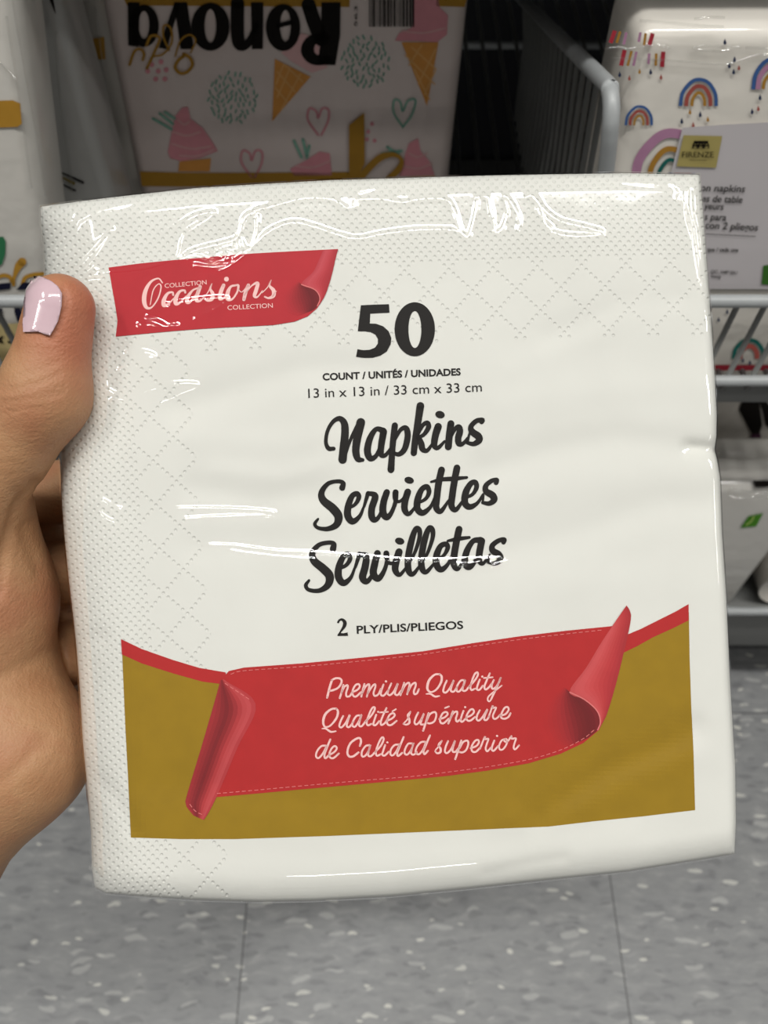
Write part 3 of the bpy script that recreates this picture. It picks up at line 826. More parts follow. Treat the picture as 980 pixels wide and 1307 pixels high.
# soft swells and hollows in the stack: polyline, width, height in mm (+ towards the viewer)
SOFT = [([(230, 520), (300, 500), (390, 470), (470, 470)], 16, -0.9), ([(240, 560), (330, 565), (430, 560)], 12, 0.5), ([(250, 625), (330, 640), (410, 630)], 15, -0.9), ([(280, 600), (360, 610), (420, 590)], 10, 0.5),
        ([(250, 700), (340, 690), (420, 690)], 16, -0.5), ([(620, 600), (700, 575), (790, 560), (905, 575)], 16, -0.9), ([(640, 640), (760, 610), (880, 615)], 18, 0.6), ([(660, 700), (760, 670), (850, 640), (910, 640)], 18, -0.7),
        ([(640, 520), (750, 500), (880, 490)], 16, 0.5), ([(650, 470), (760, 430), (830, 380)], 12, 0.35), ([(700, 430), (790, 390), (860, 380)], 14, -0.5), ([(620, 760), (760, 740), (900, 745)], 20, 0.5),
        ([(690, 1040), (770, 985), (860, 945), (885, 930)], 14, -1.1), ([(640, 1050), (740, 1030), (800, 1000), (880, 965)], 14, 0.7), ([(180, 1000), (330, 1010), (430, 1030)], 18, -0.5),
        ([(250, 1105), (400, 1110), (600, 1095), (800, 1070)], 12, 0.5), ([(620, 1115), (680, 1100), (720, 1095)], 6, -0.5), ([(120, 990), (150, 1020), (170, 1060)], 9, -0.8), ([(880, 572), (913, 574)], 7, -2.0),
        ([(85, 820), (100, 822), (125, 812)], 9, -0.7), ([(78, 640), (95, 648), (120, 640)], 8, 0.5), ([(95, 380), (125, 450), (110, 540)], 26, -1.6)]
def front_mm(px, py, neg=1.0, pos=0.6):
    """distance of the pack's front from the lens along the optical axis, in mm"""
    px = np.asarray(px, float); py = np.asarray(py, float)
    z = np.full(px.shape, 200.0)
    def rnd(d, w, h): 
        t = np.clip(1 - d / w, 0, 0.995); return h * (1 - np.sqrt(1 - t * t))
    z += rnd(px - itp(B_LEFT, 1, py), 75, 13) + rnd(itp(B_RIGHT, 1, py) - px, 12, 2.5)
    z += rnd(py - itp(B_TOP, 0, px), 26, 4) + rnd(itp(B_BOT, 0, px) - py, 34, 6)
    for ln, w, h in SOFT:
        z -= h * (pos if h > 0 else neg) * np.exp(-(seg_dist(px, py, ln) / (w * 1.3)) ** 2) * 0.8
    return z
ORI = at_depth(np.array([528.]), np.array([1120.]), np.array([0.218]))[0]
hp_ = empty('napkin_pack', tuple(ORI), 'large white napkin pack with red ribbon banner, held upright in the hand', 'napkin pack')
NAP_T = 34.0
def slab_mesh(name, nu, nv, mat, lift, grow, extra=None, uvs=False):
    C = coons(nu, nv); px, py = C[..., 0], C[..., 1]
    z = (front_mm(px, py) if extra is None else front_mm(px, py, 0.12, 0.3)) - lift
    if extra is not None: z = z - extra(px, py)
    gx = CX + 40 + (px - CX - 40) * (1 + grow); gy = CY + 30 + (py - CY - 30) * (1 + grow)
    V = at_depth(gx, gy, z / 1000.0).reshape(-1, 3)
    ii = np.arange(nu * nv).reshape(nv, nu)
    Fq = np.stack([ii[:-1, :-1], ii[1:, :-1], ii[1:, 1:], ii[:-1, 1:]], -1).reshape(-1, 4)
    loop = np.r_[ii[0, :], ii[1:, -1], ii[-1, -2::-1], ii[-2:0:-1, 0]]
    P0 = V[loop]; n = len(loop); Vs = [V]; faces = Fq.tolist(); prev = loop
    rows = [(0.25, 0.0), (0.5, 0.0), (0.75, 0.0), (0.93, 0.010), (1.0, 0.03)]
    cen = P0.mean(0); base = len(V)
    dz = (z.ravel()[loop])
    for fr, inset in rows:
        zz = dz + (200 + NAP_T + lift - dz) * fr
        Pn = P0 + FW * ((zz - dz) / 1000.0)[:, None]
        Pn = Pn + (cen + FW * ((Pn - cen) @ FW)[:, None] - Pn) * inset
        cur = np.arange(base, base + n); base += n; Vs.append(Pn)
        for k in range(n):
            k2 = (k + 1) % n; faces.append([int(prev[k]), int(prev[k2]), int(cur[k2]), int(cur[k])])
        prev = cur
    faces.append([int(q) for q in prev])
    Vall = np.concatenate(Vs)
    uv = None
    if uvs:
        pu = np.stack([(px - (itp(B_LEFT, 1, py) * 0.5 + 0.5 * (52 + 0.076 * (py - 264)))) / 100.0, (py - (itp(B_TOP, 0, px) * 0.5 + 0.5 * (258 - 0.042 * (px - 52)))) / 100.0], -1).reshape(-1, 2)
        uv = np.concatenate([pu] + [pu[loop]] * len(rows))
    o = link_mesh(name, Vall, faces, mat, hp_, smooth=True, uv=uv)
    bm = bmesh.new(); bm.from_mesh(o.data); bmesh.ops.recalc_face_normals(bm, faces=bm.faces[:]); bm.to_mesh(o.data); bm.free()
    return o
slab_mesh('napkin_stack', 210, 220, M_NAP, 0.0, 0.0, uvs=True)

def on_front(lift):
    return lambda a: at_depth(a[:, 0], a[:, 1], (front_mm(a[:, 0], a[:, 1]) - lift) / 1000.0)
def put(art, name, lift, mat, parent=None): return art.put(name, on_front(lift), mat, parent or hp_)

def strips(name, Lp, Rp, cols, lift, parent, n=10):
    """a printed fold: tones running across from one edge line to the other"""
    Ln, Rn = np.array(catmull(Lp, 6)), np.array(catmull(Rp, 6)); m = 26
    Ln, Rn = arc(Ln, m), arc(Rn, m)
    V = np.concatenate([Ln + (Rn - Ln) * (i / n) for i in range(n + 1)])
    B = Art(); B.v = [tuple(q) for q in V]
    for i in range(n):
        for r in range(m - 1): B.f.append((i*m + r, i*m + r + 1, (i+1)*m + r + 1, (i+1)*m + r))
    o = B.put(name, on_front(lift), None, parent)
    C = [np.array(lin(c)) for c in cols]
    for i in range(n):
        t = (i + 0.5) / n * (len(C) - 1); a0 = min(int(t), len(C) - 2); c = C[a0] + (C[a0+1] - C[a0]) * (t - a0)
        hx = '#' + ''.join('%02x' % int(round(255 * (12.92*x if x <= 0.0031308 else 1.055*x**(1/2.4) - 0.055))) for x in c[:3])
        o.data.materials.append(print_mat('red fold print', hx))
    order = [i for i in range(n) for r in range(m - 1)]
    if len(o.data.polygons) == len(order):
        for p, q in zip(o.data.polygons, order): p.material_index = q
    return o

# gold panel and banner
a = Art(); a.poly([(155.5, 826), (200, 843), (240, 856), (288, 868), (400, 880), (600, 870), (770, 850), (797, 822), (835, 806), (879, 781), (880, 840), (882, 900), (885, 960), (887, 1034), (820, 1042), (760, 1048), (700, 1055), (560, 1061), (420, 1067), (300, 1071), (230, 1071), (167, 1069), (163, 985), (160, 930)], 6)
gp = put(a, 'gold_panel', 0.14, M_GOLD)
kl = crop(140, 770, 2.45); kq = crop(540, 760, 2.45)
a = Art()
a.poly(kl([(35, 112), (100, 143), (200, 178), (280, 202), (362, 216), (365, 230), (345, 252), (290, 245), (200, 220), (100, 188), (38, 160)]), 6)
a.poly(kq([(625, 128), (680, 105), (740, 75), (790, 50), (830, 27), (830, 78), (780, 103), (720, 130), (670, 158), (625, 180)]), 6)
a.put('ribbon_tail', on_front(0.20), M_RED, hp_, gap=2.0)
a = Art()
a.poly(kl([(352, 236), (372, 212), (420, 201), (600, 188), (790, 170), (980, 150)]) + kq([(150, 150), (300, 128), (450, 110), (590, 96), (640, 110), (625, 180), (600, 280), (575, 370), (548, 422), (500, 462), (430, 495), (330, 525), (200, 548), (80, 564), (0, 572)]) + kl([(780, 566), (600, 582), (450, 596), (325, 607), (330, 450), (345, 300)]), 6)
bn = put(a, 'ribbon_banner', 0.26, M_RED)
# print of the folds, in tones of red
lf = strips('banner_fold', kl([(346, 240), (330, 300), (285, 455), (240, 605), (238, 632), (262, 664)]), kl([(357, 238), (457, 316), (400, 450), (340, 592), (312, 650), (294, 678)]), ['#a52d30', '#94272b', '#7d1f24', '#92262a', '#b53a3d', '#c24a4d', '#b03236'], 0.32, hp_)
rf = strips('banner_fold', kq([(588, 100), (555, 150), (510, 225), (457, 302), (505, 325), (541, 360), (554, 395), (546, 420)]), kq([(636, 31), (650, 60), (641, 120), (627, 180), (602, 280), (575, 370), (560, 400), (549, 422)]), ['#c2484a', '#cc5254', '#c8494b', '#bf3c3f', '#b53237', '#a82c31'], 0.32, hp_)
strips('fold_hollow', kq([(440, 285), (395, 330), (375, 390), (395, 450), (440, 478)]), kq([(457, 302), (505, 326), (541, 360), (553, 395), (546, 420), (515, 446)]), ['#b52627', '#ad2628', '#a22629', '#8a1f23', '#761a1e', '#6d181b', '#7d1d21'], 0.30, bn, 12)
a = Art(); a.stroke(kq([(457, 302), (505, 326), (543, 360), (554, 395), (545, 422)]), 1.6, 6, False); put(a, 'fold_edge', 0.40, M_STITCH, rf)
def dashes(art, pts, w, on=5.0, off=3.0):
    P = np.array(catmull(pts, 10)); d = np.r_[0, np.cumsum(np.linalg.norm(np.diff(P, axis=0), axis=1))]
    s = 0.0
    while s + on < d[-1]:
        q = [(np.interp(t, d, P[:, 0]), np.interp(t, d, P[:, 1])) for t in (s, s + on/2, s + on)]
        art.stroke(q, w, 2, False); s += on + off
a = Art()
dashes(a, kl([(378, 222), (420, 211), (600, 198), (790, 180), (975, 160)]) + kq([(150, 160), (300, 138), (450, 120), (570, 107)]), 0.9)
dashes(a, kl([(335, 595), (450, 585), (600, 571), (780, 555), (960, 540)]) + kq([(80, 552), (200, 536), (330, 513), (430, 483), (500, 448), (535, 420)]), 0.9)
dashes(a, kl([(360, 250), (390, 270), (445, 306)]), 0.9); dashes(a, kl([(250, 628), (268, 650), (292, 662)]), 0.9)
put(a, 'stitching', 0.40, M_STITCH, bn)

# collection label
kc = crop(120, 300, 2.97)
a = Art(); a.poly(kc([(55, 123), (180, 107), (300, 95), (450, 82), (600, 70), (760, 61), (925, 53), (905, 130), (890, 190), (870, 240), (845, 278), (810, 308), (760, 328), (680, 341), (590, 346), (500, 350), (400, 356), (300, 364), (180, 375), (82, 385), (89, 325), (80, 265), (70, 210)]), 10)
cl = put(a, 'collection_label', 0.16, print_mat('label red print', '#b82a33'))
strips('label_fold', kc([(868, 58), (850, 100), (830, 140), (785, 187), (838, 208), (855, 240), (848, 268)]), kc([(925, 53), (914, 95), (904, 140), (890, 190), (875, 230), (862, 252), (850, 270)]), ['#b83a44', '#c44b54', '#c04049', '#b4323b', '#a82a33'], 0.24, cl)
strips('fold_hollow', kc([(775, 175), (735, 205), (715, 250), (735, 290), (775, 305)]), kc([(785, 187), (820, 200), (842, 214), (856, 242), (850, 266), (830, 285)]), ['#b82a33', '#ae2931', '#9a242b', '#801d24', '#6c181e', '#74191f'], 0.22, cl, 12)
a = Art(); a.stroke(kc([(785, 187), (838, 208), (856, 240), (846, 270)]), 1.3, 6, False); put(a, 'fold_edge', 0.28, M_STITCH, cl)

def word(strokes, ox, oy, sc, dots=(), wk=1.0):
    A = Art(); k = crop(ox, oy, sc)
    for pts, w in strokes:
        if isinstance(w, (int, float)): w = [w]
        A.stroke(k(pts), [q * wk / sc for q in w], 7)
    for d in dots:
        (x_, y_), = k([d[:2]]); A.disc(x_, y_, d[2] / 2 / sc, d[3] / 2 / sc, 0.25)
    return A
occ = word([([(182, 102), (158, 76), (112, 95), (78, 150), (68, 212), (82, 256), (115, 256), (155, 200), (174, 130), (158, 110), (125, 150), (106, 240)], [12, 12, 20, 34, 38, 28, 14, 12, 11, 9, 9, 8]),
    ([(250, 178), (245, 162), (215, 170), (192, 210), (192, 243), (220, 235), (255, 198)], [18, 16, 22, 34, 34, 16, 9]), ([(325, 163), (320, 150), (290, 158), (267, 198), (267, 232), (295, 225), (330, 186)], [18, 16, 22, 34, 34, 16, 9]),
    ([(405, 135), (372, 150), (342, 190), (337, 222), (357, 222), (395, 170), (420, 130)], [14, 16, 30, 32, 16, 10, 14]), ([(418, 128), (400, 178), (395, 212), (420, 215), (452, 178)], [30, 32, 30, 14, 8]),
    ([(492, 108), (482, 140), (497, 172), (492, 203), (465, 214), (447, 204)], [8, 18, 32, 32, 18, 14]), ([(440, 198), (468, 160), (492, 108)], 8),
    ([(565, 118), (547, 163), (541, 200), (562, 201), (592, 163)], [30, 34, 30, 14, 9]), ([(642, 118), (610, 127), (591, 165), (591, 203), (620, 204), (650, 160), (657, 120), (640, 118)], [16, 20, 34, 34, 16, 16, 20, 12]),
    ([(655, 140), (680, 160), (722, 112)], [6, 8, 10]), ([(720, 118), (703, 160), (692, 207)], [30, 32, 28]), ([(695, 180), (740, 122), (778, 105), (768, 150), (758, 185), (778, 190), (808, 152)], [9, 12, 28, 32, 28, 14, 8]),
    ([(862, 86), (852, 120), (877, 150), (876, 184), (847, 198), (822, 190)], [8, 18, 32, 32, 18, 14]), ([(806, 165), (840, 130), (862, 86)], 8), ([(870, 188), (895, 155)], [12, 6])], 170, 340, 4.9, [(583, 80, 30, 30)], 0.74)
put(occ, 'label_script', 0.24, M_PINK, cl)
a = Art(); a.text('COLLECTION', (210.4, 367.6), (263.8, 362.9), 5.6, 0.004); a.text('COLLECTION', (290.4, 395.6), (348.2, 392.6), 5.8, 0.004)
put(a, 'label_capitals', 0.24, M_PINK, cl)

# black print
k5 = crop(440, 380, 7.538)
a = Art(); a.poly(k5([(155, 72), (290, 66), (425, 62), (430, 143), (335, 147), (245, 152), (240, 248), (300, 250), (370, 275), (420, 320), (447, 385), (440, 450), (405, 515), (345, 555), (270, 577), (190, 578), (108, 568), (122, 495), (180, 505), (240, 500), (290, 480), (318, 440), (318, 395), (295, 355), (250, 330), (190, 322), (125, 322), (140, 190)]), 12)
a.ring(k5(ell(673, 303, 194, 260, 48)), k5(ell(674, 305, 62, 178, 48)))
put(a, 'number_print', 0.16, M_BLACK)
a = Art(); a.text('COUNT / UNITÉS / UNIDADES', (411.8, 485.2), (588, 478.6), 8.6, 0.030); put(a, 'count_print', 0.16, M_BLACK)
a = Art(); a.text('13 in x 13 in / 33 cm x 33 cm', (393.5, 507.8), (615, 499.6), 12.0, 0.0); put(a, 'size_print', 0.16, M_BLACK)
nap = word([([(88, 288), (60, 286), (46, 250), (56, 190), (85, 142), (120, 124), (146, 150), (150, 205), (143, 280), (137, 348)], [22, 24, 20, 20, 22, 28, 38, 42, 44, 46]),
    ([(150, 330), (180, 240), (226, 150)], [16, 18, 26]), ([(236, 145), (217, 230), (209, 300), (220, 343), (246, 350)], [48, 44, 40, 34, 20]),
    ([(358, 190), (320, 182), (287, 230), (272, 298), (287, 340), (318, 328), (345, 270), (362, 200)], [34, 26, 34, 38, 34, 24, 22, 30]), ([(360, 195), (346, 280), (348, 320), (372, 322), (402, 280)], [38, 36, 32, 22, 14]),
    ([(421, 162), (412, 240), (405, 330), (400, 402)], [34, 34, 34, 38]), ([(420, 240), (452, 186), (482, 177), (491, 220), (475, 288), (445, 318), (415, 312)], [18, 22, 30, 34, 32, 26, 18]),
    ([(560, 55), (546, 150), (531, 250), (524, 312)], [42, 38, 36, 34]), ([(540, 222), (572, 162), (598, 148), (604, 172), (580, 210), (548, 228)], [18, 22, 26, 28, 22, 18]), ([(550, 228), (565, 262), (572, 290), (597, 298), (628, 258)], [30, 34, 32, 22, 14]),
    ([(657, 168), (641, 220), (636, 268), (656, 283), (692, 248)], [40, 38, 34, 24, 14]), ([(726, 152), (718, 210), (712, 278)], 38), ([(716, 245), (745, 186), (768, 170), (775, 192), (766, 230), (770, 260), (792, 260), (822, 225)], [16, 22, 30, 36, 36, 32, 22, 14]),
    ([(893, 142), (897, 132), (865, 137), (836, 166), (841, 195), (874, 220), (879, 243), (850, 262), (815, 256)], [26, 26, 26, 28, 36, 40, 36, 26, 18]), ([(815, 256), (822, 225), (830, 195)], [18, 14, 12])], 405, 505, 4.261, [(667, 103, 52, 40)])
put(nap, 'word_print', 0.16, M_BLACK)
ser = word([([(183, 128), (187, 104), (160, 95), (112, 107), (80, 150), (88, 190), (135, 230), (164, 270), (154, 312), (110, 333), (62, 328), (46, 308), (62, 284)], [30, 24, 20, 22, 30, 38, 44, 42, 34, 24, 18, 18, 12]),
    ([(212, 232), (248, 210), (266, 176), (257, 157), (232, 170), (213, 220), (211, 268), (235, 296), (270, 270), (292, 220)], [14, 18, 24, 26, 28, 34, 36, 32, 20, 12]),
    ([(292, 222), (312, 155)], [14, 22]), ([(314, 155), (344, 162), (347, 180), (331, 230), (331, 272), (347, 288), (372, 262), (400, 170)], [22, 28, 34, 34, 34, 28, 18, 14]),
    ([(406, 150), (390, 200), (387, 250), (406, 275), (430, 250), (450, 195), (450, 150)], [32, 34, 36, 32, 22, 22, 30]), ([(448, 155), (448, 188), (472, 195), (502, 165)], [28, 20, 16, 12]),
    ([(511, 148), (497, 195), (496, 238), (517, 258), (555, 215)], [34, 34, 32, 22, 12]), ([(560, 205), (600, 183), (617, 150), (607, 122), (580, 137), (561, 185), (559, 232), (586, 253), (625, 222), (650, 165)], [14, 18, 24, 26, 28, 34, 34, 30, 18, 12]),
    ([(680, 38), (666, 100), (656, 180), (654, 228), (677, 245), (716, 190)], [34, 34, 34, 32, 24, 12]), ([(757, 28), (745, 90), (733, 170), (730, 218), (752, 237), (792, 185)], [34, 34, 34, 32, 24, 12]), ([(628, 98), (680, 86), (740, 82), (806, 76)], [12, 20, 22, 14]),
    ([(795, 180), (835, 160), (855, 125), (848, 100), (825, 108), (801, 152), (797, 203), (822, 223), (860, 203), (888, 160)], [14, 18, 24, 26, 28, 34, 34, 30, 18, 12]),
    ([(953, 102), (956, 88), (930, 93), (902, 117), (903, 145), (934, 165), (943, 188), (918, 206), (886, 202)], [24, 22, 22, 26, 32, 36, 32, 24, 16]), ([(886, 202), (889, 165)], 12)], 390, 590, 3.92, [(518, 90, 48, 34)])
put(ser, 'word_print', 0.16, M_BLACK)
svl = word([([(163, 130), (166, 106), (140, 100), (96, 112), (68, 150), (76, 185), (117, 220), (147, 255), (139, 297), (100, 322), (52, 319), (37, 298), (52, 275)], [30, 24, 20, 22, 30, 36, 40, 40, 32, 22, 18, 18, 12]),
    ([(188, 222), (223, 205), (242, 176), (234, 154), (210, 166), (190, 215), (189, 260), (212, 287), (245, 262), (266, 212)], [14, 18, 22, 25, 27, 32, 34, 30, 18, 12]),
    ([(266, 215), (286, 152)], [14, 22]), ([(288, 156), (316, 163), (312, 212), (300, 260), (317, 280), (341, 255), (366, 175)], [22, 30, 34, 34, 28, 18, 14]),
    ([(369, 150), (356, 200), (350, 243), (371, 267), (395, 240), (412, 192), (410, 150)], [32, 33, 34, 30, 22, 20, 28]), ([(410, 152), (416, 188), (440, 195), (466, 165)], [28, 20, 16, 12]),
    ([(469, 143), (455, 190), (452, 228), (472, 249), (503, 215)], [34, 33, 30, 20, 12]),
    ([(500, 220), (540, 150), (563, 80), (563, 42), (546, 37), (527, 90), (511, 170), (513, 228), (533, 246), (567, 205)], [12, 16, 20, 24, 24, 30, 31, 30, 22, 12]), ([(562, 215), (600, 150), (624, 80), (624, 42), (608, 33), (588, 85), (573, 165), (575, 217), (595, 236), (633, 195)], [12, 16, 20, 24, 24, 30, 31, 30, 22, 12]),
    ([(638, 180), (675, 160), (694, 126), (687, 107), (661, 117), (643, 160), (643, 203), (664, 225), (695, 200), (718, 150)], [14, 16, 22, 24, 26, 32, 32, 28, 18, 12]),
    ([(747, 38), (736, 90), (724, 160), (723, 202), (741, 221), (770, 180)], [32, 32, 32, 30, 22, 12]), ([(695, 92), (740, 83), (794, 76)], [12, 20, 14]),
    ([(846, 88), (812, 93), (783, 140), (774, 192), (793, 213), (820, 188), (844, 125), (854, 90)], [30, 24, 30, 33, 30, 20, 18, 24]), ([(852, 92), (841, 150), (841, 183), (858, 197), (888, 160)], [32, 32, 28, 18, 12]),
    ([(953, 98), (956, 86), (930, 91), (902, 113), (903, 137), (930, 156), (938, 177), (914, 196), (882, 192)], [22, 22, 22, 25, 30, 34, 30, 22, 14]), ([(882, 192), (889, 155)], 10)], 380, 665, 3.63, [(472, 93, 44, 32)])
put(svl, 'word_print', 0.16, M_BLACK)
a = word([([(62, 78), (72, 63), (92, 59), (109, 80), (103, 108), (80, 142), (62, 166)], [14, 14, 18, 26, 22, 12, 8])], 420, 780, 5.444)
a.poly(crop(420, 780, 5.444)([(57, 173), (72, 150), (100, 154), (128, 148), (132, 172)])); a.text('PLY/PLIS/PLIEGOS', (455.4, 808.8), (591.2, 802.4), 10.0, 0.018)
put(a, 'ply_print', 0.16, M_BLACK)

# pale script on the banner
pr1 = word([([(95, 128), (75, 190), (52, 282)], 20), ([(92, 127), (130, 110), (172, 116), (180, 148), (150, 195), (98, 218), (72, 222)], 18), ([(197, 170), (182, 230), (165, 287)], 18), ([(180, 240), (205, 188), (233, 172), (236, 192), (222, 240), (227, 272), (255, 268), (277, 233)], 17),
    ([(277, 233), (320, 215), (343, 186), (333, 163), (305, 172), (280, 220), (283, 262), (310, 273), (352, 236)], 17), ([(385, 162), (372, 210), (357, 273)], 18), ([(362, 250), (390, 192), (422, 163), (428, 186), (407, 273)], 17), ([(412, 250), (450, 188), (478, 163), (483, 186), (467, 240), (478, 268), (510, 252), (532, 205)], 17),
    ([(555, 167), (537, 220), (533, 257), (560, 263), (602, 212)], 17), ([(625, 157), (602, 210), (593, 248), (615, 260), (650, 225), (684, 157), (666, 210), (658, 248), (682, 259), (712, 222)], 17),
    ([(740, 152), (726, 200), (707, 260)], 18), ([(715, 240), (745, 178), (778, 150), (787, 172), (767, 253)], 17), ([(772, 235), (805, 172), (838, 150), (843, 176), (827, 225), (833, 252), (856, 242), (871, 208)], 17)], 410, 850, 7.0, [(578, 138, 22, 20)])
q1 = word([([(215, 73), (170, 80), (122, 130), (107, 200), (135, 233), (185, 213), (228, 150), (235, 96), (215, 73)], [18, 18, 22, 22, 16, 16, 20, 20, 16]), ([(97, 250), (135, 250), (175, 273), (215, 268)], [10, 16, 18, 12]), ([(280, 132), (257, 185), (250, 228), (275, 236), (310, 195), (344, 127), (322, 185), (318, 223), (345, 228), (372, 188)], 17),
    ([(440, 127), (405, 132), (373, 180), (370, 222), (395, 226), (430, 175), (445, 122), (427, 180), (423, 217), (450, 220), (482, 182)], 17), ([(480, 185), (530, 130), (558, 82), (554, 58), (531, 72), (507, 130), (492, 190), (502, 215), (532, 203)], 17), ([(575, 122), (557, 170), (550, 208), (572, 213), (602, 178)], 17),
    ([(665, 67), (637, 130), (617, 185), (627, 210), (655, 193), (682, 157)], 17), ([(612, 108), (690, 101)], 14), ([(700, 127), (682, 170), (687, 203), (715, 193), (745, 150), (762, 107)], 17), ([(762, 107), (727, 190), (692, 265), (667, 313), (648, 308), (653, 275), (702, 230), (772, 175)], [18, 18, 18, 14, 14, 14, 14, 12])], 530, 850, 7.0, [(598, 95, 20, 18)])
q2 = word([([(205, 66), (160, 71), (107, 115), (87, 180), (102, 228), (150, 218), (203, 155), (219, 96), (205, 66)], [18, 18, 22, 22, 16, 16, 20, 20, 16]), ([(77, 245), (110, 245), (155, 273), (200, 268)], [10, 16, 18, 12]), ([(265, 132), (242, 180), (231, 222), (252, 233), (290, 190), (324, 122), (306, 180), (298, 222), (322, 229), (357, 182)], 17),
    ([(420, 127), (385, 132), (353, 180), (348, 217), (372, 227), (405, 180), (429, 122), (412, 180), (408, 217), (432, 222), (467, 178)], 17), ([(465, 180), (515, 130), (546, 77), (543, 53), (521, 67), (492, 130), (475, 190), (487, 215), (517, 203)], 17), ([(560, 122), (542, 175), (535, 209), (557, 212), (587, 178)], 17), ([(652, 62), (622, 125), (601, 185), (608, 212), (640, 193), (662, 157)], 17), ([(590, 100), (665, 95)], 14),
    ([(655, 175), (700, 155), (726, 127), (713, 107), (681, 122), (658, 170), (663, 207), (695, 212), (742, 176)], 17), ([(705, 90), (736, 72)], 14), ([(866, 92), (842, 125), (855, 160), (856, 193), (830, 209), (803, 203)], [12, 16, 20, 20, 16, 14]), ([(806, 198), (840, 160), (867, 94)], 13), ([(935, 102), (912, 150), (903, 192), (922, 207), (958, 170), (985, 112), (965, 170), (958, 205), (985, 208)], 17)], 400, 895, 7.0, [(578, 95, 20, 18)])
q3 = word([([(118, 142), (98, 210), (70, 298)], 18), ([(100, 210), (130, 152), (173, 132), (187, 160), (170, 213), (132, 233), (102, 228)], 17), ([(215, 195), (260, 180), (288, 152), (278, 132), (246, 142), (222, 190), (227, 227), (255, 230), (297, 192)], 17), ([(265, 95), (300, 82)], 14), ([(335, 127), (318, 175), (295, 233)], 18), ([(310, 190), (340, 142), (370, 127), (374, 150), (362, 190), (372, 217), (402, 197)], 17),
    ([(430, 122), (412, 170), (405, 209), (422, 217), (457, 182)], 17), ([(455, 180), (500, 160), (523, 132), (513, 107), (486, 117), (458, 165), (461, 202), (490, 209), (532, 177)], 17), ([(575, 117), (552, 160), (548, 197), (570, 207), (605, 170), (644, 107), (622, 160), (615, 197), (637, 202), (660, 170)], 17),
    ([(655, 175), (690, 78), (692, 95), (720, 92), (706, 130), (692, 165), (702, 192), (727, 187), (757, 157)], 16), ([(757, 165), (805, 150), (833, 112), (823, 87), (796, 97), (768, 150), (768, 182), (795, 192), (830, 177), (850, 143)], 17)], 530, 890, 7.0, [(445, 88, 20, 18)])
q4 = word([([(110, 397), (70, 402), (33, 445), (23, 492), (47, 507), (85, 465), (118, 402)], 17), ([(150, 342), (122, 410), (98, 480), (108, 509), (142, 478)], 18), ([(140, 480), (185, 455), (208, 422), (193, 401), (166, 417), (143, 465), (148, 502), (180, 507), (226, 468)], 17), ([(415, 398), (425, 360), (414, 331), (380, 337), (327, 380), (303, 450), (317, 492), (355, 492), (402, 458)], 19),
    ([(500, 392), (465, 402), (433, 450), (433, 489), (456, 492), (490, 450), (509, 392), (492, 450), (491, 487), (516, 489), (552, 453)], 17), ([(550, 455), (600, 400), (626, 347), (621, 323), (601, 337), (572, 400), (558, 460), (568, 487), (602, 473)], 17), ([(640, 392), (624, 440), (615, 477), (637, 485), (672, 452)], 17),
    ([(760, 387), (725, 392), (693, 430), (688, 475), (711, 482), (745, 440), (770, 387)], 17), ([(805, 322), (772, 400), (748, 465), (758, 489), (792, 462)], 18), ([(880, 377), (845, 382), (818, 430), (815, 467), (841, 475), (875, 430), (894, 374), (877, 430), (873, 467), (897, 477), (922, 455)], 17)], 400, 895, 7.0, [(660, 368, 20, 18)])
q5 = word([([(85, 397), (50, 402), (13, 445), (3, 492), (32, 509), (70, 465), (95, 402)], 17), ([(130, 342), (97, 420), (73, 480), (83, 507), (112, 478)], 18), ([(236, 387), (207, 425), (225, 460), (223, 490), (195, 500), (177, 483)], [12, 16, 20, 20, 16, 14]), ([(180, 472), (213, 432), (237, 389)], 13), ([(292, 392), (270, 445), (265, 487), (287, 497), (325, 455), (354, 387), (337, 445), (333, 482), (357, 487), (385, 455)], 17),
    ([(410, 387), (390, 450), (357, 552)], 18), ([(395, 455), (425, 402), (463, 387), (473, 415), (455, 468), (422, 492), (392, 488)], 17), ([(495, 455), (545, 435), (568, 402), (558, 381), (531, 392), (503, 440), (508, 482), (540, 487), (577, 452)], 17), ([(577, 460), (620, 355), (624, 374), (652, 372), (637, 420), (628, 458), (642, 482), (677, 448)], 16),
    ([(705, 387), (687, 435), (683, 467), (702, 477), (737, 438)], 17), ([(805, 372), (770, 387), (748, 435), (757, 467), (785, 462), (814, 420), (819, 382), (805, 372), (792, 387), (820, 397), (856, 350)], 16), ([(858, 347), (862, 370), (898, 367), (886, 410), (878, 448), (892, 465), (926, 430)], 16)], 530, 890, 7.0, [(730, 345, 20, 18)])
put(pr1, 'banner_script', 0.34, M_PINK, bn); put(q1, 'banner_script', 0.34, M_PINK, bn)
q2.f += [tuple(i + len(q2.v) for i in f) for f in q3.f]; q2.v += q3.v; put(q2, 'banner_script', 0.34, M_PINK, bn)
q4.f += [tuple(i + len(q4.v) for i in f) for f in q5.f]; q4.v += q5.v; put(q4, 'banner_script', 0.34, M_PINK, bn)

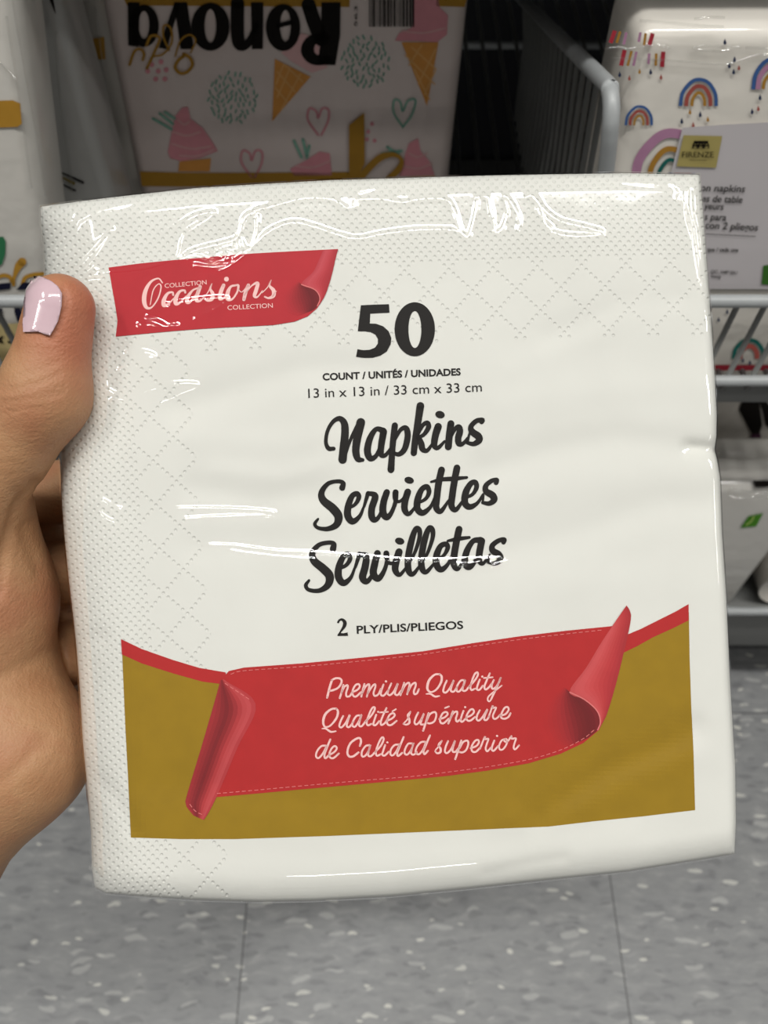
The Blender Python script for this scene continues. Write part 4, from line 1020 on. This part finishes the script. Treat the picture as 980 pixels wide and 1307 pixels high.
# ---- clear film with its creases (polyline, half width px, height mm)
ka = crop(40, 210, 2.227); kb = crop(460, 210, 2.0417); kd = crop(60, 450, 2.882); kh = crop(360, 590, 3.0625); ki = crop(480, 1000, 1.96)
CR = []
def cr(k, pts, w=2.2, h=0.26): CR.append((catmull(k(pts), 5), w * 1.3, h * 1.05))
cr(ka, [(40, 300), (80, 220), (110, 170), (135, 112)]); cr(ka, [(60, 300), (100, 230), (140, 160), (145, 110)]); cr(ka, [(100, 330), (150, 270), (200, 220), (232, 190)]); cr(ka, [(112, 332), (165, 290), (205, 240), (232, 192)])
cr(ka, [(135, 165), (200, 135), (300, 110), (400, 75), (520, 48)]); cr(ka, [(165, 318), (280, 312), (360, 298), (420, 268), (440, 205), (510, 155), (518, 141), (460, 155), (380, 210), (300, 260), (220, 300), (165, 320)])
cr(ka, [(420, 270), (480, 245), (560, 225), (590, 210), (610, 155), (640, 145), (645, 190), (625, 245), (605, 235), (597, 200), (610, 155)]); cr(ka, [(540, 305), (575, 285), (620, 250), (670, 200), (740, 170), (800, 180), (860, 200), (920, 215), (980, 208)])
cr(ka, [(640, 135), (700, 120), (780, 100), (860, 105), (900, 130), (914, 98), (925, 120), (905, 128)]); cr(ka, [(250, 440), (330, 425), (430, 395), (560, 385), (470, 440)], 2.0, 0.2); cr(ka, [(335, 432), (350, 424), (388, 408)], 3.2, 0.35); cr(ka, [(315, 458), (345, 450), (380, 465), (330, 462)], 3.2, 0.35); cr(ka, [(240, 478), (330, 470), (420, 460)], 1.8, 0.15)
for pts in ([(430, 275), (470, 262), (500, 275), (520, 255), (545, 240), (580, 235), (570, 262), (545, 280), (520, 290)], [(470, 290), (510, 295), (555, 298), (580, 280)], [(530, 245), (540, 270), (560, 250), (575, 275)], [(500, 262), (515, 280), (535, 262), (550, 290)]): cr(ka, pts, 1.8, 0.26)
cr(kb, [(0, 95), (60, 95), (110, 103), (150, 95), (220, 95), (245, 130), (262, 182), (282, 190), (300, 130), (305, 90)]); cr(kb, [(0, 198), (60, 185), (140, 175), (240, 175), (275, 190)]); cr(kb, [(330, 88), (342, 140), (350, 180), (370, 170), (381, 130), (374, 85), (395, 110), (412, 150), (410, 175)])
cr(kb, [(448, 82), (462, 130), (490, 175), (540, 190), (600, 190), (628, 181), (580, 167), (520, 152), (480, 125), (452, 85), (430, 90)]); cr(kb, [(445, 85), (465, 110), (475, 150), (490, 170)], 3.0, 0.3); cr(kb, [(300, 90), (330, 90), (335, 130)])
cr(kb, [(780, 45), (820, 60), (835, 90), (842, 150), (858, 200), (866, 250), (875, 300), (886, 340), (900, 400), (913, 475)], 2.4, 0.3); cr(kb, [(852, 55), (848, 110), (864, 170), (870, 220), (882, 290), (892, 340)], 2.0, 0.28); cr(kb, [(868, 130), (880, 180), (890, 260), (905, 360)], 1.8, 0.25)
cr(kb, [(0, 72), (100, 52), (300, 32), (500, 30), (650, 45), (780, 55), (840, 42)]); cr(kb, [(820, 60), (835, 70), (825, 95), (840, 105)], 2.5, 0.35); cr(kb, [(855, 50), (870, 75), (878, 60)], 2.2, 0.3)
cr(kd, [(300, 2), (360, 2), (400, 18), (350, 40), (275, 65)]); cr(kd, [(230, 142), (265, 158), (330, 150), (420, 125), (500, 118), (555, 122), (500, 145), (430, 175), (370, 185), (300, 190), (250, 180)])
cr(kd, [(208, 545), (190, 570), (210, 605), (250, 625), (330, 625), (480, 615), (640, 605), (780, 600), (840, 590), (760, 580), (640, 575), (500, 575), (400, 582), (300, 580), (250, 570), (212, 548)])
cr(kd, [(610, 708), (700, 712), (840, 730), (980, 735)]); cr(kd, [(610, 708), (720, 735), (850, 750), (980, 760)]); cr(kh, [(120, 352), (300, 365), (480, 380), (640, 380), (720, 378), (850, 375)], 1.8, 0.2); cr(kh, [(650, 380), (690, 395), (760, 392), (800, 380), (820, 402), (870, 385)], 1.8, 0.25)
cr(ki, [(730, 205), (790, 182), (850, 162), (900, 150)], 3.0, 0.35); cr(ki, [(780, 203), (840, 190), (897, 178)], 3.0, 0.35)
def creases(px, py):
    out = np.zeros(px.shape)
    for ln, w, h in CR:
        A = np.array(ln); m = 4 * w
        sel = (px > A[:, 0].min() - m) & (px < A[:, 0].max() + m) & (py > A[:, 1].min() - m) & (py < A[:, 1].max() + m)
        if not sel.any(): continue
        d = seg_dist(px[sel], py[sel], [tuple(q[:2]) for q in ln])
        out[sel] = np.maximum(out[sel], h * np.exp(-(d / w) ** 2))
    return out
fw_ = slab_mesh('film_wrap', 660, 690, M_FILM, 0.62, 0.0045, extra=creases)
tag(fw_, 'clear glossy wrap with creases')

# ================================================================== the hand
def hpt(px, py, z): return np.array([(px - CX) / F * z, (py - CY) / F * z, z])      # mm, camera frame
PR_ = []
def cone(p, r0, q, r1, k=5.0): PR_.append((hpt(*p), r0, hpt(*q), r1, k))
cone((77.5, 393, 193), 8.0, (57, 505, 197), 9.9, 3)            # end of the thumb
cone((57, 505, 197), 9.9, (-36, 640, 207), 12.0, 6)          # thumb towards the palm
cone((-45, 650, 214), 17.5, (-40, 765, 224), 22.5, 5)
cone((-40, 765, 224), 22.5, (-40, 870, 228), 22.5, 6)
cone((-40, 870, 228), 22.5, (12, 958, 228), 21.0, 6)          # heel of the palm
cone((14, 958, 226), 21.0, (-118, 1085, 232), 24.0, 8)
cone((-60, 860, 236), 26.0, (-118, 1085, 238), 24.0, 10)
cone((-118, 1085, 234), 24.0, (-330, 1290, 246), 27.0, 8)    # wrist and forearm
cone((-60, 700, 238), 18.0, (2, 650, 256), 12.0, 5)
cone((-60, 760, 240), 20.0, (5, 745, 254), 12.5, 8)
cone((-50, 840, 242), 20.0, (10, 835, 254), 12.0, 8)
cone((-30, 900, 240), 20.0, (20, 905, 254), 11.0, 8)
cone((46, 625, 262), 10.0, (60, 760, 264), 12.0, 3)
cone((60, 760, 264), 12.0, (62, 930, 260), 12.0, 4)
cone((-30, 665, 246), 14.0, (-10, 900, 250), 15.0, 4)           # knuckle row
for pts in ([(14, 634, 258, 11), (140, 622, 248, 9.4), (250, 640, 247, 8.6), (325, 646, 245.5, 7.4)], [(5, 745, 260, 11.5), (160, 720, 248.4, 9.6), (290, 712, 247.4, 8.8), (378, 718, 246, 7.6)],
            [(10, 835, 260, 11), (160, 832, 248, 9.2), (280, 830, 247, 8.4), (360, 836, 245.5, 7.3)], [(20, 905, 254, 10), (140, 928, 247, 8.0), (235, 938, 245.5, 7.2), (300, 944, 244.5, 6.4)]):
    for p, q in zip(pts[:-1], pts[1:]): cone(p[:3], p[3], q[:3], q[3], 3)
def sdf(P):
    d = None
    for a_, r0, b_, r1, k in PR_:
        ab = b_ - a_; t = np.clip(((P - a_) @ ab) / (ab @ ab), 0, 1)
        q = np.linalg.norm(P - a_ - t[..., None] * ab, axis=-1) - (r0 + (r1 - r0) * t)
        if d is None: d = q
        else:
            h = np.clip(0.5 + 0.5 * (d - q) / k, 0, 1)
            d = d + (q - d) * h - k * h * (1 - h)
    return d
def surface_nets(lo, hi, st):
    n = np.ceil((hi - lo) / st).astype(int) + 1
    D = np.empty(tuple(n), np.float32)
    yy, zz = np.meshgrid(np.arange(n[1]) * st + lo[1], np.arange(n[2]) * st + lo[2], indexing='ij')
    for i in range(n[0]):
        D[i] = sdf(np.stack([np.full(yy.shape, lo[0] + i * st), yy, zz], -1))
    ins = D < 0
    cnt = np.zeros(tuple(n - 1), np.int8); acc = np.zeros(tuple(n - 1) + (3,), np.float32); ne = np.zeros(tuple(n - 1), np.int16)
    off = [(i, j, k) for i in (0, 1) for j in (0, 1) for k in (0, 1)]
    sl = lambda o: tuple(slice(o[a], n[a] - 1 + o[a]) for a in range(3))
    for ax in range(3):
        for o in off:
            if o[ax]: continue
            o2 = list(o); o2[ax] = 1
            A, B = D[sl(o)], D[sl(o2)]
            x_ = (A < 0) != (B < 0)
            with np.errstate(divide='ignore', invalid='ignore'): t = np.where(x_, A / (A - B), 0)
            for c in range(3):
                acc[..., c] += np.where(x_, (t if c == ax else o[c]), 0)
            ne += x_
    act = ne > 0
    idx = -np.ones(act.shape, np.int64); idx[act] = np.arange(act.sum())
    cell = np.argwhere(act)
    V = lo + (cell + acc[act] / ne[act][:, None]) * st
    faces = []
    for ax in range(3):
        b, c = (ax + 1) % 3, (ax + 2) % 3
        s0 = [slice(0, n[a] - 1) for a in range(3)]
        lo_ = list(s0); hi_ = list(s0)
        for q in (b, c): lo_[q] = slice(1, n[q] - 1); hi_[q] = slice(1, n[q] - 1)
        hi_[ax] = slice(1, n[ax])
        A = ins[tuple(lo_)]; B = ins[tuple(hi_)]
        for flip in (False, True):
            e = np.argwhere((A & ~B) if not flip else (~A & B))
            if not len(e): continue
            e[:, b] += 1; e[:, c] += 1
            def cl_(db, dc):
                q = e.copy(); q[:, b] += db; q[:, c] += dc; return idx[q[:, 0], q[:, 1], q[:, 2]]
            quad = np.stack([cl_(-1, -1), cl_(0, -1), cl_(0, 0), cl_(-1, 0)], 1)
            faces.append(quad if not flip else quad[:, ::-1])
    return V, np.concatenate(faces)
def cam_to_world(P): return CAM + (P[..., 0:1] * RT - P[..., 1:2] * UP + P[..., 2:3] * FW) / 1000.0
HV, HF = surface_nets(np.array([-232., -75., 178.]), np.array([-28., 186., 276.]), 1.0)
# a light smoothing pass, then pull the points back onto the surface
def grad(P, e=0.4):
    g = np.stack([sdf(P + np.eye(3)[i] * e) - sdf(P - np.eye(3)[i] * e) for i in range(3)], -1)
    return g / np.linalg.norm(g, axis=-1, keepdims=True)
for _ in range(2): HV = HV - grad(HV) * sdf(HV)[:, None]
# creases over the thumb joint and at the web of the thumb
def hand_relief(P):
    px = P[:, 0] / P[:, 2] * F + CX; py = P[:, 1] / P[:, 2] * F + CY
    d = np.zeros(len(P))
    for ln, w, h in (([(5, 500), (40, 492), (75, 478)], 3.0, 0.35), ([(0, 515), (45, 508), (80, 500)], 3.0, 0.30), ([(10, 486), (40, 478), (66, 466)], 2.6, 0.25), ([(-10, 530), (30, 522), (60, 520)], 3, 0.25),
                     ([(45, 618), (20, 650), (5, 700), (-2, 760)], 7.0, 1.0), ([(20, 628), (30, 680), (50, 730)], 8.0, 0.5), ([(-10, 870), (30, 850), (68, 830)], 9.0, 0.5), ([(-20, 1010), (20, 985), (60, 940)], 9.0, 0.4),
                     ([(80, 366), (84, 390), (76, 415), (66, 432), (50, 428), (34, 430)], 3.0, 0.45)):
        d += h * np.exp(-(seg_dist(px, py, ln) / w) ** 2)
    front = P[:, 2] < 236
    return d * front
HG = grad(HV)
HV2 = HV - HG * hand_relief(HV)[:, None]
TIP = cam_to_world(hpt(112, 415, 190)[None])[0]
hand = link_mesh('hand', cam_to_world(HV2), HF.tolist(), skin_mat(TIP), None, smooth=True)
bm = bmesh.new(); bm.from_mesh(hand.data); bmesh.ops.recalc_face_normals(bm, faces=bm.faces[:]); bm.to_mesh(hand.data); bm.free()
tag(hand, 'left hand with pale lilac thumb nail gripping the left side of the big white pack', 'hand')
recenter(hand)

# thumb nail: a curved plate lying on the thumb
NL = [(37.5, 357), (43, 353.5), (50, 354), (58, 357), (67, 361.5), (74, 367), (79, 376), (78.5, 391), (74, 410), (69, 420), (64, 428.5), (57, 426.5), (50, 423.5), (41, 424), (32, 424.5), (31.5, 413), (33, 387), (35.5, 368)]
A = Art(); A.poly(NL, 4)
q = np.array(A.v)
tt = np.arange(170, 205, 0.25)
dirs = np.stack([(q[:, 0] - CX) / F, (q[:, 1] - CY) / F, np.ones(len(q))], -1)
pts_ = dirs[:, None, :] * tt[None, :, None]
dd = sdf(pts_)
first = np.argmax(dd < 0, axis=1); has = (dd < 0).any(1); first = np.where(has, first, np.argmin(dd, axis=1))
NP_ = pts_[np.arange(len(q)), first]
for _ in range(3): NP_ = NP_ - grad(NP_) * sdf(NP_)[:, None]
NG = grad(NP_)
NPo = NP_ + NG * 0.5
kn = NT('lilac nail polish')
kn.l.new(kn.ramp(kn.noise(kn.coord(), 200.0), [(0.3, lin('#cdb0b8')), (0.7, lin('#d3b8bf'))]), kn.b.inputs['Base Color'])
kn.b.inputs['Roughness'].default_value = 0.12; kn.b.inputs['Coat Weight'].default_value = 1.0; kn.b.inputs['Coat Roughness'].default_value = 0.04
fs = []
for f in A.f: fs.append(f)
nail = link_mesh('thumb_nail', cam_to_world(NPo), fs, kn.m, hand, smooth=True)
bm = bmesh.new(); bm.from_mesh(nail.data); bmesh.ops.remove_doubles(bm, verts=bm.verts[:], dist=1e-6); bmesh.ops.recalc_face_normals(bm, faces=bm.faces[:])
bm.faces.ensure_lookup_table()
wn = sum((f.normal * f.calc_area() for f in bm.faces), Vector())
if wn.dot(Vector(CAM - cam_to_world(NPo).mean(0))) < 0: bmesh.ops.reverse_faces(bm, faces=bm.faces[:])
bm.to_mesh(nail.data); bm.free()
md = nail.modifiers.new('thickness', 'SOLIDIFY'); md.thickness = 0.0006; md.offset = -1.0
tag(nail, 'pale lilac polished nail')
